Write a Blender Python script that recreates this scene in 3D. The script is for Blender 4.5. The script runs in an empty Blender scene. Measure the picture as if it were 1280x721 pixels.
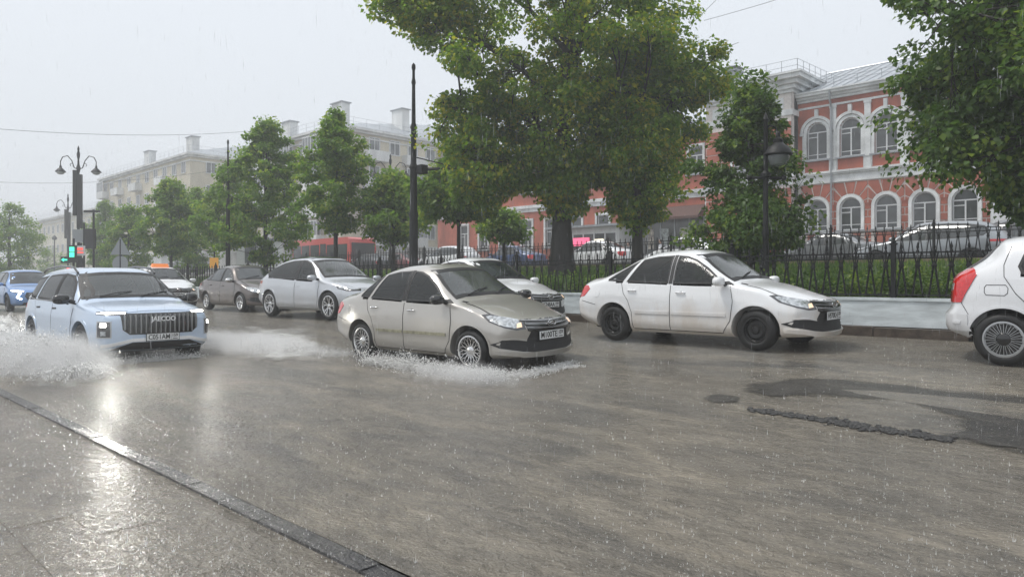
import bpy, bmesh, math, random
import numpy as np
from mathutils import Vector, Matrix, noise
from mathutils.bvhtree import BVHTree

SC = bpy.context.scene
COL = SC.collection
random.seed(7)
RNG = np.random.default_rng(11)
PI = math.pi

# ------------------------------------------------------------------ camera
FOC, HORIZON, THETA = 900.0, 350.0, math.radians(180 - 46)
FWD = (math.cos(THETA), math.sin(THETA)); RGT = (FWD[1], -FWD[0])
CAM_Z = 1.0
cam_data = bpy.data.cameras.new('camera')
cam = bpy.data.objects.new('camera', cam_data); COL.objects.link(cam)
cam_data.sensor_width = 36; cam_data.lens = FOC / 1280 * 36
cam_data.clip_start = 0.05; cam_data.clip_end = 2000
cam_data.shift_y = -(360.5 - HORIZON) / 1280
cam.location = (0, 0, CAM_Z); cam.rotation_euler = (PI / 2, 0, THETA - PI / 2)
SC.camera = cam

def at(px, Y=None, d=None):
    """World point under pixel column px, at street offset Y or at camera depth d."""
    k = (px - 640) / FOC
    dx, dy = FWD[0] + k * RGT[0], FWD[1] + k * RGT[1]
    if d is None: d = Y / dy
    return Vector((dx * d, dy * d, 0)), d

def z_at(py, d): return CAM_Z + (HORIZON - py) * d / FOC

# ------------------------------------------------------------------ sky, sun, exposure
SUN_EL, SUN_AZ = math.radians(63), math.radians(-138)
world = bpy.data.worlds.new('World'); SC.world = world; world.use_nodes = True
nt = world.node_tree; nt.nodes.clear()
n_out = nt.nodes.new('ShaderNodeOutputWorld')
n_bg = nt.nodes.new('ShaderNodeBackground'); n_bg.inputs[1].default_value = 0.125
n_sky = nt.nodes.new('ShaderNodeTexSky'); n_sky.sky_type = 'NISHITA'; n_sky.sun_disc = False
n_sky.sun_elevation = SUN_EL; n_sky.sun_rotation = PI / 2 - SUN_AZ
n_sky.air_density = 2; n_sky.dust_density = 6; n_sky.ozone_density = 1
n_bw = nt.nodes.new('ShaderNodeRGBToBW')
n_mix = nt.nodes.new('ShaderNodeMix'); n_mix.data_type = 'RGBA'; n_mix.inputs[0].default_value = 0.93
n_grad = nt.nodes.new('ShaderNodeTexCoord'); n_sep = nt.nodes.new('ShaderNodeSeparateXYZ')
n_rmp = nt.nodes.new('ShaderNodeValToRGB')
n_noise = nt.nodes.new('ShaderNodeTexNoise'); n_noise.inputs['Scale'].default_value = 1.3; n_noise.inputs['Detail'].default_value = 3
n_nm = nt.nodes.new('ShaderNodeMath'); n_nm.operation = 'MULTIPLY_ADD'; n_nm.inputs[1].default_value = 0.10
L = nt.links.new
L(n_grad.outputs['Generated'], n_sep.inputs[0]); L(n_grad.outputs['Generated'], n_noise.inputs['Vector'])
L(n_noise.outputs[0], n_nm.inputs[0]); L(n_sep.outputs[2], n_nm.inputs[2]); L(n_nm.outputs[0], n_rmp.inputs[0])
e = n_rmp.color_ramp.elements
e[0].position = 0.0; e[0].color = (4.65, 4.95, 5.4, 1)
e[1].position = 0.75; e[1].color = (5.6, 5.85, 6.2, 1)
L(n_sky.outputs[0], n_mix.inputs[6]); L(n_rmp.outputs[0], n_mix.inputs[7])
L(n_mix.outputs[2], n_bg.inputs[0]); L(n_bg.outputs[0], n_out.inputs[0])

sun_d = bpy.data.lights.new('sun', 'SUN'); sun_d.energy = 1.5; sun_d.angle = math.radians(16); sun_d.color = (1, .97, .92)
sun = bpy.data.objects.new('sun', sun_d); COL.objects.link(sun)
sun.rotation_euler = Vector((-math.cos(SUN_AZ) * math.cos(SUN_EL), -math.sin(SUN_AZ) * math.cos(SUN_EL), -math.sin(SUN_EL))).to_track_quat('-Z', 'Y').to_euler()
SC.view_settings.view_transform = 'Standard'; SC.view_settings.look = 'None'
SC.view_settings.exposure = 0.44; SC.view_settings.gamma = 1
SC.cycles.use_denoising = True
SC.cycles.max_bounces = 8; SC.cycles.transparent_max_bounces = 24; SC.cycles.volume_bounces = 1
SC.cycles.volume_step_rate = 4

# ------------------------------------------------------------------ helpers
def link(o, parent=None):
    COL.objects.link(o)
    if parent is not None: o.parent = parent
    return o

def tag(o, label=None, cat=None, group=None, kind=None):
    if label: o['label'] = label
    if cat: o['category'] = cat
    if group: o['group'] = group
    if kind: o['kind'] = kind
    return o

def empty(name, loc=(0, 0, 0), rz=0, parent=None):
    o = bpy.data.objects.new(name, None); o.empty_display_size = .3
    o.location = loc; o.rotation_euler = (0, 0, rz)
    return link(o, parent)

def smooth(a, b, x):
    t = min(1, max(0, (x - a) / (b - a))); return t * t * (3 - 2 * t)

def curve(pts):
    """Monotone cubic through (x, y) points."""
    pts = sorted(pts); X = np.array([p[0] for p in pts], float); Y = np.array([p[1] for p in pts], float)
    h = np.diff(X); d = np.diff(Y) / h; m = np.zeros(len(X)); m[0] = d[0]; m[-1] = d[-1]
    for i in range(1, len(X) - 1):
        if d[i - 1] * d[i] > 0:
            w1 = 2 * h[i] + h[i - 1]; w2 = h[i] + 2 * h[i - 1]
            m[i] = (w1 + w2) / (w1 / d[i - 1] + w2 / d[i])
    def f(x):
        x = min(X[-1], max(X[0], x)); i = int(min(len(h) - 1, max(0, np.searchsorted(X, x) - 1)))
        t = (x - X[i]) / h[i]
        return float((2 * t**3 - 3 * t**2 + 1) * Y[i] + (t**3 - 2 * t**2 + t) * h[i] * m[i] + (-2 * t**3 + 3 * t**2) * Y[i + 1] + (t**3 - t**2) * h[i] * m[i + 1])
    return f

class MB:
    """Collects shapes; build() links them as ONE mesh object."""
    def __init__(s): s.v = []; s.f = []; s.m = []
    def add(s, verts, faces, mi=0):
        o = len(s.v); s.v += [tuple(v) for v in verts]; s.f += [tuple(i + o for i in f) for f in faces]; s.m += [mi] * len(faces); return s
    def box(s, c, d, rz=0, mi=0, taper=1.0):
        x, y, z = d[0] / 2, d[1] / 2, d[2] / 2; ca, sa = math.cos(rz), math.sin(rz); vs = []
        for k, (i, j) in [(k, ij) for k in (-1, 1) for ij in ((-1, -1), (1, -1), (1, 1), (-1, 1))]:
            t = taper if k > 0 else 1; a, b = i * x * t, j * y * t
            vs.append((c[0] + a * ca - b * sa, c[1] + a * sa + b * ca, c[2] + k * z))
        return s.add(vs, [(0, 3, 2, 1), (4, 5, 6, 7), (0, 1, 5, 4), (1, 2, 6, 5), (2, 3, 7, 6), (3, 0, 4, 7)], mi)
    def bb(s, x0, x1, y0, y1, z0, z1, mi=0): return s.box(((x0 + x1) / 2, (y0 + y1) / 2, (z0 + z1) / 2), (abs(x1 - x0), abs(y1 - y0), abs(z1 - z0)), 0, mi)
    def tube(s, pts, r, n=8, mi=0, cap=True):
        pts = [Vector(p) for p in pts]; rs = r if isinstance(r, (list, tuple)) else [r] * len(pts)
        vs = []; up = None
        for i, p in enumerate(pts):
            t = (pts[min(i + 1, len(pts) - 1)] - pts[max(i - 1, 0)]).normalized()
            if up is None: up = Vector((0, 0, 1)) if abs(t.z) < .9 else Vector((1, 0, 0))
            a = t.cross(up)
            if a.length < 1e-4: a = t.orthogonal()
            a.normalize(); b = t.cross(a).normalized(); up = -b if False else a.cross(t)
            for k in range(n):
                w = 2 * PI * k / n; vs.append(p + (a * math.cos(w) + b * math.sin(w)) * rs[i])
        fs = [(i * n + k, i * n + (k + 1) % n, (i + 1) * n + (k + 1) % n, (i + 1) * n + k) for i in range(len(pts) - 1) for k in range(n)]
        if cap: fs += [tuple(range(n))[::-1], tuple(range((len(pts) - 1) * n, len(pts) * n))]
        return s.add(vs, fs, mi)
    def lathe(s, prof, c=(0, 0, 0), n=16, axis='z', mi=0):
        vs = []
        for r, h in prof:
            for k in range(n):
                w = 2 * PI * k / n; a, b = r * math.cos(w), r * math.sin(w)
                vs.append((c[0] + a, c[1] + b, c[2] + h) if axis == 'z' else (c[0] + a, c[1] + h, c[2] + b) if axis == 'y' else (c[0] + h, c[1] + a, c[2] + b))
        fs = []
        for i in range(len(prof) - 1):
            for k in range(n):
                q = (i * n + k, i * n + (k + 1) % n, (i + 1) * n + (k + 1) % n, (i + 1) * n + k)
                fs.append(q if axis != 'y' else q[::-1])
        return s.add(vs, fs, mi)
    def prism(s, poly, y0, y1, frame='xz', mi=0):
        """Extrude a 2D polygon between y0 and y1 (frame xz), or along x (yz) or z (xy)."""
        f = {'xz': lambda a, b, h: (a, h, b), 'yz': lambda a, b, h: (h, a, b), 'xy': lambda a, b, h: (a, b, h)}[frame]
        n = len(poly); vs = [f(a, b, y0) for a, b in poly] + [f(a, b, y1) for a, b in poly]
        return s.add(vs, [tuple(range(n)), tuple(range(2 * n - 1, n - 1, -1))] + [(i, (i + 1) % n + 0, (i + 1) % n + n, i + n)[::-1] for i in range(n)], mi)
    def ellip(s, c, r, nu=12, nv=8, p=1.0, mi=0):
        vs = []; sg = lambda v: math.copysign(abs(v) ** p, v)
        for i in range(nv + 1):
            a = -PI / 2 + PI * i / nv
            for k in range(nu):
                w = 2 * PI * k / nu
                vs.append((c[0] + r[0] * sg(math.cos(a)) * sg(math.cos(w)), c[1] + r[1] * sg(math.cos(a)) * sg(math.sin(w)), c[2] + r[2] * sg(math.sin(a))))
        return s.add(vs, [(i * nu + k, i * nu + (k + 1) % nu, (i + 1) * nu + (k + 1) % nu, (i + 1) * nu + k) for i in range(nv) for k in range(nu)], mi)
    def mesh(s, name, mats, smooth_angle=None):
        me = bpy.data.meshes.new(name); me.from_pydata(s.v, [], s.f); me.update()
        bm = bmesh.new(); bm.from_mesh(me); bmesh.ops.recalc_face_normals(bm, faces=bm.faces)
        for f, k in zip(bm.faces, s.m): f.material_index = k
        bm.to_mesh(me); bm.free()
        for m in (mats if isinstance(mats, (list, tuple)) else [mats]): me.materials.append(m)
        if smooth_angle is not None: sharp(me, smooth_angle)
        return me
    def build(s, name, mats, parent=None, smooth_angle=None, loc=None):
        o = bpy.data.objects.new(name, s.mesh(name, mats, smooth_angle))
        if loc: o.location = loc
        return link(o, parent)

def sharp(me, deg):
    n = len(me.polygons); me.polygons.foreach_set('use_smooth', [True] * n)
    bm = bmesh.new(); bm.from_mesh(me); a = math.radians(deg)
    for e in bm.edges:
        if len(e.link_faces) == 2: e.smooth = e.calc_face_angle(0) < a
    bm.to_mesh(me); bm.free()

def np_mesh(name, V, Fq, mat, smooth=False):
    """Fast mesh from arrays: V (n,3), Fq (m,k)."""
    me = bpy.data.meshes.new(name); k = Fq.shape[1]
    me.vertices.add(len(V)); me.vertices.foreach_set('co', V.astype(np.float32).ravel())
    me.loops.add(Fq.size); me.loops.foreach_set('vertex_index', Fq.astype(np.int32).ravel())
    me.polygons.add(len(Fq)); me.polygons.foreach_set('loop_start', np.arange(0, Fq.size, k, dtype=np.int32))
    me.update(calc_edges=True); me.validate()
    if smooth: me.polygons.foreach_set('use_smooth', [True] * len(me.polygons))
    me.materials.append(mat)
    return me

def scatter(name, bv, bf, P, S, Rz, mat, tilt=None):
    """One mesh of many small copies: P (n,3), S (n,3) scales, Rz (n,) yaw, tilt (n,) about x first."""
    bv = np.array(bv, float); n = len(P); V = bv[None] * S[:, None, :]
    if tilt is not None:
        c, s = np.cos(tilt)[:, None], np.sin(tilt)[:, None]; y, z = V[..., 1].copy(), V[..., 2].copy()
        V[..., 1] = y * c - z * s; V[..., 2] = y * s + z * c
    c, s = np.cos(Rz)[:, None], np.sin(Rz)[:, None]; x, y = V[..., 0].copy(), V[..., 1].copy()
    V[..., 0] = x * c - y * s; V[..., 1] = x * s + y * c; V += P[:, None, :]
    Fq = (np.array(bf)[None] + (np.arange(n) * len(bv))[:, None, None]).reshape(-1, len(bf[0]))
    return np_mesh(name, V.reshape(-1, 3), Fq, mat)

def dup(o, parent=None):
    c = o.copy(); link(c, parent)
    for ch in o.children: dup(ch, c)
    return c

# ------------------------------------------------------------------ materials
MATS = {}
def mat(name, color=(.5, .5, .5), rough=.5, metal=0., spec=.5, coat=0., noise_amt=0., noise_scale=8., bump=0., bump_scale=60., emit=None, emit_s=0., color2=None, stretch=None, detail=5, island=None, alpha=None, coat_rough=.05, ior=None, world=False):
    m = bpy.data.materials.new(name); m.use_nodes = True; t = m.node_tree; b = t.nodes['Principled BSDF']
    b.inputs['Base Color'].default_value = (*color, 1); b.inputs['Roughness'].default_value = rough; b.inputs['Metallic'].default_value = metal
    b.inputs['Specular IOR Level'].default_value = spec; b.inputs['Coat Weight'].default_value = coat; b.inputs['Coat Roughness'].default_value = coat_rough
    if ior: b.inputs['IOR'].default_value = ior
    if alpha is not None: b.inputs['Alpha'].default_value = alpha
    if emit: b.inputs['Emission Color'].default_value = (*emit, 1); b.inputs['Emission Strength'].default_value = emit_s
    tc = t.nodes.new('ShaderNodeTexCoord'); src = tc.outputs['Object']
    if world: src = t.nodes.new('ShaderNodeNewGeometry').outputs['Position']
    if stretch:
        mp = t.nodes.new('ShaderNodeMapping'); mp.inputs['Scale'].default_value = stretch; t.links.new(src, mp.inputs[0]); src = mp.outputs[0]
    if noise_amt or color2:
        nz = t.nodes.new('ShaderNodeTexNoise'); nz.inputs['Scale'].default_value = noise_scale; nz.inputs['Detail'].default_value = detail; nz.inputs['Roughness'].default_value = .6
        t.links.new(src, nz.inputs['Vector'])
        rp = t.nodes.new('ShaderNodeValToRGB'); rp.color_ramp.elements[0].position = .35; rp.color_ramp.elements[1].position = .68
        c2 = color2 or tuple(c * (1 - noise_amt) for c in color); c1 = color if color2 else tuple(min(1, c * (1 + noise_amt * .5)) for c in color)
        rp.color_ramp.elements[0].color = (*c2, 1); rp.color_ramp.elements[1].color = (*c1, 1)
        t.links.new(nz.outputs[0], rp.inputs[0]); out = rp.outputs[0]
        if island:
            out = island_mix(t, out, island)
        t.links.new(out, b.inputs['Base Color'])
    if bump:
        n2 = t.nodes.new('ShaderNodeTexNoise'); n2.inputs['Scale'].default_value = bump_scale; n2.inputs['Detail'].default_value = 4
        t.links.new(src, n2.inputs['Vector']); bp = t.nodes.new('ShaderNodeBump'); bp.inputs['Strength'].default_value = bump; bp.inputs['Distance'].default_value = .02
        t.links.new(n2.outputs[0], bp.inputs['Height']); t.links.new(bp.outputs[0], b.inputs['Normal'])
    MATS[name] = m
    return m

def island_mix(t, out, amt):
    g = t.nodes.new('ShaderNodeNewGeometry'); mr = t.nodes.new('ShaderNodeMapRange'); mr.inputs['To Min'].default_value = 1 - amt; mr.inputs['To Max'].default_value = 1 + amt
    hs = t.nodes.new('ShaderNodeHueSaturation'); t.links.new(g.outputs['Random Per Island'], mr.inputs[0]); t.links.new(mr.outputs[0], hs.inputs['Value']); t.links.new(out, hs.inputs['Color'])
    return hs.outputs[0]

def paint(name, color, metal=0.0, rough=.32, dirt=.5, dirt_col=(.22, .17, .11)):
    """Wet car paint: clear coat, rain beads in the bump, road film low on the panels."""
    m = mat(name, color, rough, metal, .5, 1.0); t = m.node_tree; b = t.nodes['Principled BSDF']; K = t.links.new
    b.inputs['Coat Roughness'].default_value = .06
    tc = t.nodes.new('ShaderNodeTexCoord'); sp = t.nodes.new('ShaderNodeSeparateXYZ'); K(tc.outputs['Object'], sp.inputs[0])
    nz = t.nodes.new('ShaderNodeTexNoise'); nz.inputs['Scale'].default_value = 3.2; nz.inputs['Detail'].default_value = 6; nz.inputs['Roughness'].default_value = .65
    mp = t.nodes.new('ShaderNodeMapping'); mp.inputs['Scale'].default_value = (1, 1, .45); K(tc.outputs['Object'], mp.inputs[0]); K(mp.outputs[0], nz.inputs['Vector'])
    a = t.nodes.new('ShaderNodeMath'); a.operation = 'MULTIPLY_ADD'; a.inputs[1].default_value = -1.1; K(nz.outputs[0], a.inputs[0]); K(sp.outputs[2], a.inputs[2])
    mr = t.nodes.new('ShaderNodeMapRange'); mr.inputs['From Min'].default_value = -.38; mr.inputs['From Max'].default_value = .14; mr.inputs['To Min'].default_value = dirt; mr.inputs['To Max'].default_value = 0
    K(a.outputs[0], mr.inputs[0])
    mx = t.nodes.new('ShaderNodeMix'); mx.data_type = 'RGBA'; mx.inputs[6].default_value = (*color, 1); mx.inputs[7].default_value = (*dirt_col, 1)
    K(mr.outputs[0], mx.inputs[0]); K(mx.outputs[2], b.inputs['Base Color'])
    inv = t.nodes.new('ShaderNodeMath'); inv.operation = 'SUBTRACT'; inv.inputs[0].default_value = 1; K(mr.outputs[0], inv.inputs[1]); K(inv.outputs[0], b.inputs['Coat Weight'])
    vo = t.nodes.new('ShaderNodeTexVoronoi'); vo.inputs['Scale'].default_value = 75; K(tc.outputs['Object'], vo.inputs['Vector'])
    r2 = t.nodes.new('ShaderNodeMapRange'); r2.inputs['From Min'].default_value = 0; r2.inputs['From Max'].default_value = .32; r2.inputs['To Min'].default_value = 1; r2.inputs['To Max'].default_value = 0
    K(vo.outputs['Distance'], r2.inputs[0]); bp = t.nodes.new('ShaderNodeBump'); bp.inputs['Strength'].default_value = .22; bp.inputs['Distance'].default_value = .004
    K(r2.outputs[0], bp.inputs['Height']); K(bp.outputs[0], b.inputs['Coat Normal'])
    return m

def glass_mat(name, tint=(.35, .42, .42), trans=.6, film=.04, refl=1.0):
    """Thin pane: tinted see-through plus Fresnel reflection, wet with rain."""
    m = bpy.data.materials.new(name); m.use_nodes = True; t = m.node_tree; t.nodes.clear(); K = t.links.new
    o = t.nodes.new('ShaderNodeOutputMaterial'); tr = t.nodes.new('ShaderNodeBsdfTransparent'); tr.inputs[0].default_value = (*[c * trans for c in tint], 1)
    gl = t.nodes.new('ShaderNodeBsdfGlossy'); gl.inputs['Roughness'].default_value = .05
    df = t.nodes.new('ShaderNodeBsdfDiffuse'); df.inputs[0].default_value = (.42, .46, .46, 1)
    lw = t.nodes.new('ShaderNodeFresnel'); lw.inputs[0].default_value = 1.5
    nz = t.nodes.new('ShaderNodeTexVoronoi'); nz.inputs['Scale'].default_value = 60; tc = t.nodes.new('ShaderNodeTexCoord'); K(tc.outputs['Object'], nz.inputs['Vector'])
    bp = t.nodes.new('ShaderNodeBump'); bp.inputs['Strength'].default_value = .12; bp.inputs['Distance'].default_value = .004; K(nz.outputs[0], bp.inputs['Height']); K(bp.outputs[0], gl.inputs['Normal']); K(bp.outputs[0], lw.inputs['Normal'])
    ms = t.nodes.new('ShaderNodeMixShader'); m0 = t.nodes.new('ShaderNodeMixShader'); m0.inputs[0].default_value = film
    ad = t.nodes.new('ShaderNodeMath'); ad.operation = 'MULTIPLY_ADD'; ad.inputs[1].default_value = refl; ad.inputs[2].default_value = .0; ad.use_clamp = True; K(lw.outputs[0], ad.inputs[0])
    K(tr.outputs[0], m0.inputs[1]); K(df.outputs[0], m0.inputs[2])
    K(ad.outputs[0], ms.inputs[0]); K(m0.outputs[0], ms.inputs[1]); K(gl.outputs[0], ms.inputs[2]); K(ms.outputs[0], o.inputs[0])
    MATS[name] = m
    return m

M_glass = glass_mat('car_glass', (.38, .48, .48), .65); M_glass_dark = glass_mat('tinted_car_glass', (.10, .11, .12), .6)
M_wind = glass_mat('wet_windscreen', (.42, .52, .52), .65, .17, 1.7)
M_pane = mat('dark_pane', (.07, .08, .085), .06, 0, .8, color2=(.02, .024, .026), noise_scale=.9, bump=.05, bump_scale=3, world=True, detail=2)
M_blackgloss = mat('gloss_black', (.012, .012, .013), .2, 0, .5, .6)
M_plastic = mat('black_plastic', (.02, .02, .021), .55, bump=.1, bump_scale=300)
M_rubber = mat('tyre_rubber', (.018, .018, .018), .5, 0, .4, noise_amt=.35, noise_scale=9, bump=.12, bump_scale=90)
M_well = mat('wheel_well', (.012, .012, .012), .8, bump=.1)
M_chrome = mat('bright_alloy', (.72, .72, .72), .18, 1., bump=.05, bump_scale=30)
M_silver = mat('silver_plastic', (.45, .46, .47), .3, .7)
M_darkalloy = mat('dark_alloy', (.07, .07, .075), .35, .8)
M_blacksteel = mat('black_steel', (.022, .022, .022), .4, .2, noise_amt=.4, noise_scale=20)
M_lens = mat('lamp_lens', (.55, .58, .6), .08, .4, .8, .8, noise_amt=.5, noise_scale=22)
M_lens_dark = mat('lamp_housing', (.06, .06, .065), .1, .3, .8, 1)
M_red_lens = mat('red_lens', (.62, .008, .012), .1, 0, .6, 1, noise_amt=.25, noise_scale=25)
M_amber = mat('amber_lamp', (.75, .55, .4), .2, 0, .5, .5, emit=(1, .72, .48), emit_s=.5)
M_lamp_on = mat('lit_lamp', (1, 1, 1), .2, emit=(1, .98, .9), emit_s=9)
M_lamp_hot = mat('lit_headlamp', (1, 1, 1), .2, emit=(1, .98, .88), emit_s=14)
M_seat = mat('seat_fabric', (.03, .03, .032), .9, noise_amt=.4, noise_scale=15)
M_plate = mat('plate_white', (.75, .76, .76), .35, noise_amt=.1)
M_plate_ink = mat('plate_ink', (.015, .015, .015), .4)
M_white_t = mat('white_badge', (.85, .86, .87), .3, .2)
M_skin = mat('skin', (.52, .33, .25), .5, noise_amt=.1)
M_hair = mat('hair', (.03, .022, .018), .7, bump=.4, bump_scale=120)
M_cloth_g = mat('grey_jacket', (.10, .11, .12), .85, noise_amt=.2)
M_cloth_w = mat('pale_shirt', (.45, .46, .5), .85, noise_amt=.1)
M_cloth_d = mat('dark_trousers', (.025, .027, .035), .85, noise_amt=.2)
M_gap = mat('panel_gap', (.008, .008, .008), .8)

# ------------------------------------------------------------------ cars
def text_obj(body, size, m, parent, loc, rot, name='lettering', extrude=.0015, width=None, bold=0.0):
    cu = bpy.data.curves.new('lettering', 'FONT'); cu.body = body; cu.size = size; cu.extrude = extrude; cu.align_x = 'CENTER'; cu.align_y = 'CENTER'; cu.resolution_u = 2; cu.offset = bold
    t = bpy.data.objects.new('tmp', cu); COL.objects.link(t)
    me = bpy.data.meshes.new_from_object(t.evaluated_get(bpy.context.evaluated_depsgraph_get())); bpy.data.objects.remove(t)
    if width:
        xs = [v.co.x for v in me.vertices]; k = width / max(1e-6, max(xs) - min(xs))
        for v in me.vertices: v.co.x *= k
    me.materials.clear(); me.materials.append(m)
    o = bpy.data.objects.new(name, me); o.location = loc; o.rotation_euler = rot
    return link(o, parent)

def resample(poly, step):
    out = []
    for i in range(len(poly)):
        a, b = Vector(poly[i]), Vector(poly[(i + 1) % len(poly)]); n = max(1, int((b - a).length / step))
        out += [tuple(a.lerp(b, k / n)) for k in range(n)]
    return out

def inset(poly, d):
    """Inward offset by edge shifting; keeps the vertex count."""
    n = len(poly); A = sum(poly[i][0] * poly[(i + 1) % n][1] - poly[(i + 1) % n][0] * poly[i][1] for i in range(n)); s = 1 if A > 0 else -1
    out = []
    for i in range(n):
        p0, p1, p2 = Vector(poly[i - 1]), Vector(poly[i]), Vector(poly[(i + 1) % n])
        e1, e2 = (p1 - p0).normalized(), (p2 - p1).normalized()
        n1, n2 = Vector((-e1.y, e1.x)) * s, Vector((-e2.y, e2.x)) * s
        b = n1 + n2
        b = n1 if b.length < 1e-5 else b / max(.35, b.dot(n1))
        out.append(tuple(p1 + b * d))
    return out

def inside(poly, x, y):
    c = False; n = len(poly)
    for i in range(n):
        x1, y1 = poly[i]; x2, y2 = poly[i - 1]
        if (y1 > y) != (y2 > y) and x < (x2 - x1) * (y - y1) / (y2 - y1) + x1: c = not c
    return c

class Car:
    def __init__(s, sp, root, step=.03):
        s.sp = sp; s.root = root; s.holes = []; s.step = step
        s.wid = curve(sp['wid']); s.low = curve(sp['low']); s.belt = curve(sp['belt']); s.top = curve(sp['top'])
        s.fp = curve(sp['fprof']); s.rp = curve(sp['rprof'])
        s.shell()
    def shell(s):
        sp = s.sp; xf, xr = sp['xf'], sp['xr']; L = xf - xr; N = int(L / s.step); r = sp.get('round', .07)
        M1, M2, M3 = 4, 14, 22; rings = []
        xs = []
        for i in range(N + 1):
            xs.append(xr + L * i / N)
        for q in (.004, .012, .03, .05): xs += [xr + q, xf - q]
        xs = sorted(set(round(x, 4) for x in xs))
        half = M1 + M2 + M3
        Wm = sp['wid_max'] if 'wid_max' in sp else max(p[1] for p in sp['wid'])
        def place(x0, y, z):
            tf = smooth(xf - 1.0, xf, x0); tr = smooth(-(xr + 1.0), -xr, -x0)
            w = min(1.2, abs(y) / Wm)
            x = x0 - tf * (s.fp(z) + sp['kf'] * w ** 2.6) + tr * (s.rp(z) + sp['kr'] * w ** 2.6)
            zb = s.belt(x0); up = smooth(zb + .02, zb + .3, z)
            wf = smooth(-.1, .5, x0); wr = smooth(-sp.get('rcurve', -.6), -sp.get('rcurve', -.6) + .6, -x0)
            x += up * (y / Wm) ** 2 * .16 * (wr - wf)
            return (x, y, z)
        for x0 in xs:
            zl, zb, zt, W = s.low(x0), s.belt(x0), s.top(x0), s.wid(x0)
            H = zt - zb; g = smooth(.1, .45, H); nse = 2.7 + 2.3 * g; tp = sp['taper'] * min(1.1, max(0, H) / .55)
            pts = []
            for j in range(M1): pts.append(((W - .10) * j / (M1 - 1) * .999, zl))
            for j in range(1, M2 + 1):
                q = j / M2; z = zl + (zb - zl) * q
                y = W - .085 * max(0, 1 - q / .22) ** 2 - .045 * max(0, (q - .45) / .55) ** 2 + sp.get('crease', .006) * math.exp(-((q - .74) / .07) ** 2) - .007 * math.exp(-((q - .3) / .1) ** 2)
                pts.append((y, z))
            Ys = pts[-1][0]
            for j in range(1, M3 + 1):
                a = (j / M3) * PI / 2; c, sn = max(0, math.cos(a)), math.sin(a)
                zz = sn ** (2 / nse); y = Ys * c ** (2 / nse) * (1 - tp * zz)
                pts.append((y, zb + H * zz))
            e = min(x0 - xr, xf - x0)
            if e < r:
                off = r * (1 - math.sqrt(max(0, 1 - (1 - e / r) ** 2))); zc = (zl + zt) / 2; hh = (zt - zl) / 2
                pts = [(y - off * min(1, y / W) if y > 0 else y, z - off * (z - zc) / hh) for y, z in pts]
            full = [(y, z) for y, z in pts] + [(-y, z) for y, z in pts[::-1][1:-1]]
            rings.append([(x0, y, z) for y, z in full])
        n = len(rings[0]); V = []; Fc = []
        for R in rings: V += [place(*p) for p in R]
        for i in range(len(rings) - 1):
            for k in range(n): Fc.append((i * n + k, i * n + (k + 1) % n, (i + 1) * n + (k + 1) % n, (i + 1) * n + k))
        for idx, x0 in ((0, xs[0]), (len(rings) - 1, xs[-1])):
            base = [idx * n + k for k in range(n)]; R = rings[idx]; zc = (min(p[2] for p in R) + max(p[2] for p in R)) / 2; prev = base
            K = 9
            for q in range(1, K):
                t = q / K; cur = []
                for k in range(n):
                    _, y, z = R[k]; V.append(place(x0, y * (1 - t), z)); cur.append(len(V) - 1)
                for k in range(n):
                    f = (prev[k], prev[(k + 1) % n], cur[(k + 1) % n], cur[k]); Fc.append(f if idx else f[::-1])
                prev = cur
            # close the middle seam by pairing left and right
            for k in range(half - 1):
                a, b = prev[k], prev[k + 1]; c, d = prev[(n - k - 1) % n], prev[(n - k) % n]
                q = [a, b, c, d]; q2 = []
                for v in q:
                    if v not in q2: q2.append(v)
                if len(q2) >= 3: Fc.append(tuple(q2))
        me = bpy.data.meshes.new('body'); me.from_pydata(V, [], Fc); me.update()
        bm = bmesh.new(); bm.from_mesh(me); bmesh.ops.remove_doubles(bm, verts=bm.verts, dist=.0005); bmesh.ops.recalc_face_normals(bm, faces=bm.faces); bm.to_mesh(me)
        s.bvh = BVHTree.FromBMesh(bm); bm.free()
        # wheel arches
        o = bpy.data.objects.new('body', me); link(o, s.root); s.body = o
        cut = MB(); Ra = sp['Ra']
        for hx in (sp['wb'] / 2, -sp['wb'] / 2):
            for sd in (-1, 1):
                W = s.wid(hx); cut.lathe([(0.001, min(sd * (W - .30), sd * (W + .2))), (Ra, min(sd * (W - .30), sd * (W + .2))), (Ra, max(sd * (W - .30), sd * (W + .2))), (0.001, max(sd * (W - .30), sd * (W + .2)))], (hx, 0, sp['R'] + .0 - sp.get('sag', 0)), 40, 'y')
        c = bpy.data.objects.new('cut', cut.mesh('cut', M_well)); COL.objects.link(c)
        md = o.modifiers.new('b', 'BOOLEAN'); md.object = c; md.operation = 'DIFFERENCE'; md.solver = 'EXACT'
        me2 = bpy.data.meshes.new_from_object(o.evaluated_get(bpy.context.evaluated_depsgraph_get()))
        o.modifiers.clear(); o.data = me2; bpy.data.objects.remove(c)
        me2.name = 'body'
    def ray(s, view, a, b):
        if view == 'R': o, d = Vector((a, -3, b)), Vector((0, 1, 0))
        elif view == 'L': o, d = Vector((a, 3, b)), Vector((0, -1, 0))
        elif view == 'F': o, d = Vector((5, a, b)), Vector((-1, 0, 0))
        elif view == 'B': o, d = Vector((-5, a, b)), Vector((1, 0, 0))
        elif view == 'T': o, d = Vector((a, b, 4)), Vector((0, 0, -1))
        else:
            w = view; out = Vector((math.cos(w), -math.sin(w), 0)); e = Vector((math.sin(w), math.cos(w), 0)); o = e * a + out * 5 + Vector((0, 0, b)); d = -out
        h = s.bvh.ray_cast(o, d)
        if h[0] is None:
            c = s.bvh.find_nearest(o + d * (3 if view in ('F', 'B') or not isinstance(view, str) else 2.1)); return c[0], c[1]
        n = h[1]
        if n.dot(d) > 0: n = -n
        return h[0], n
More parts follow.
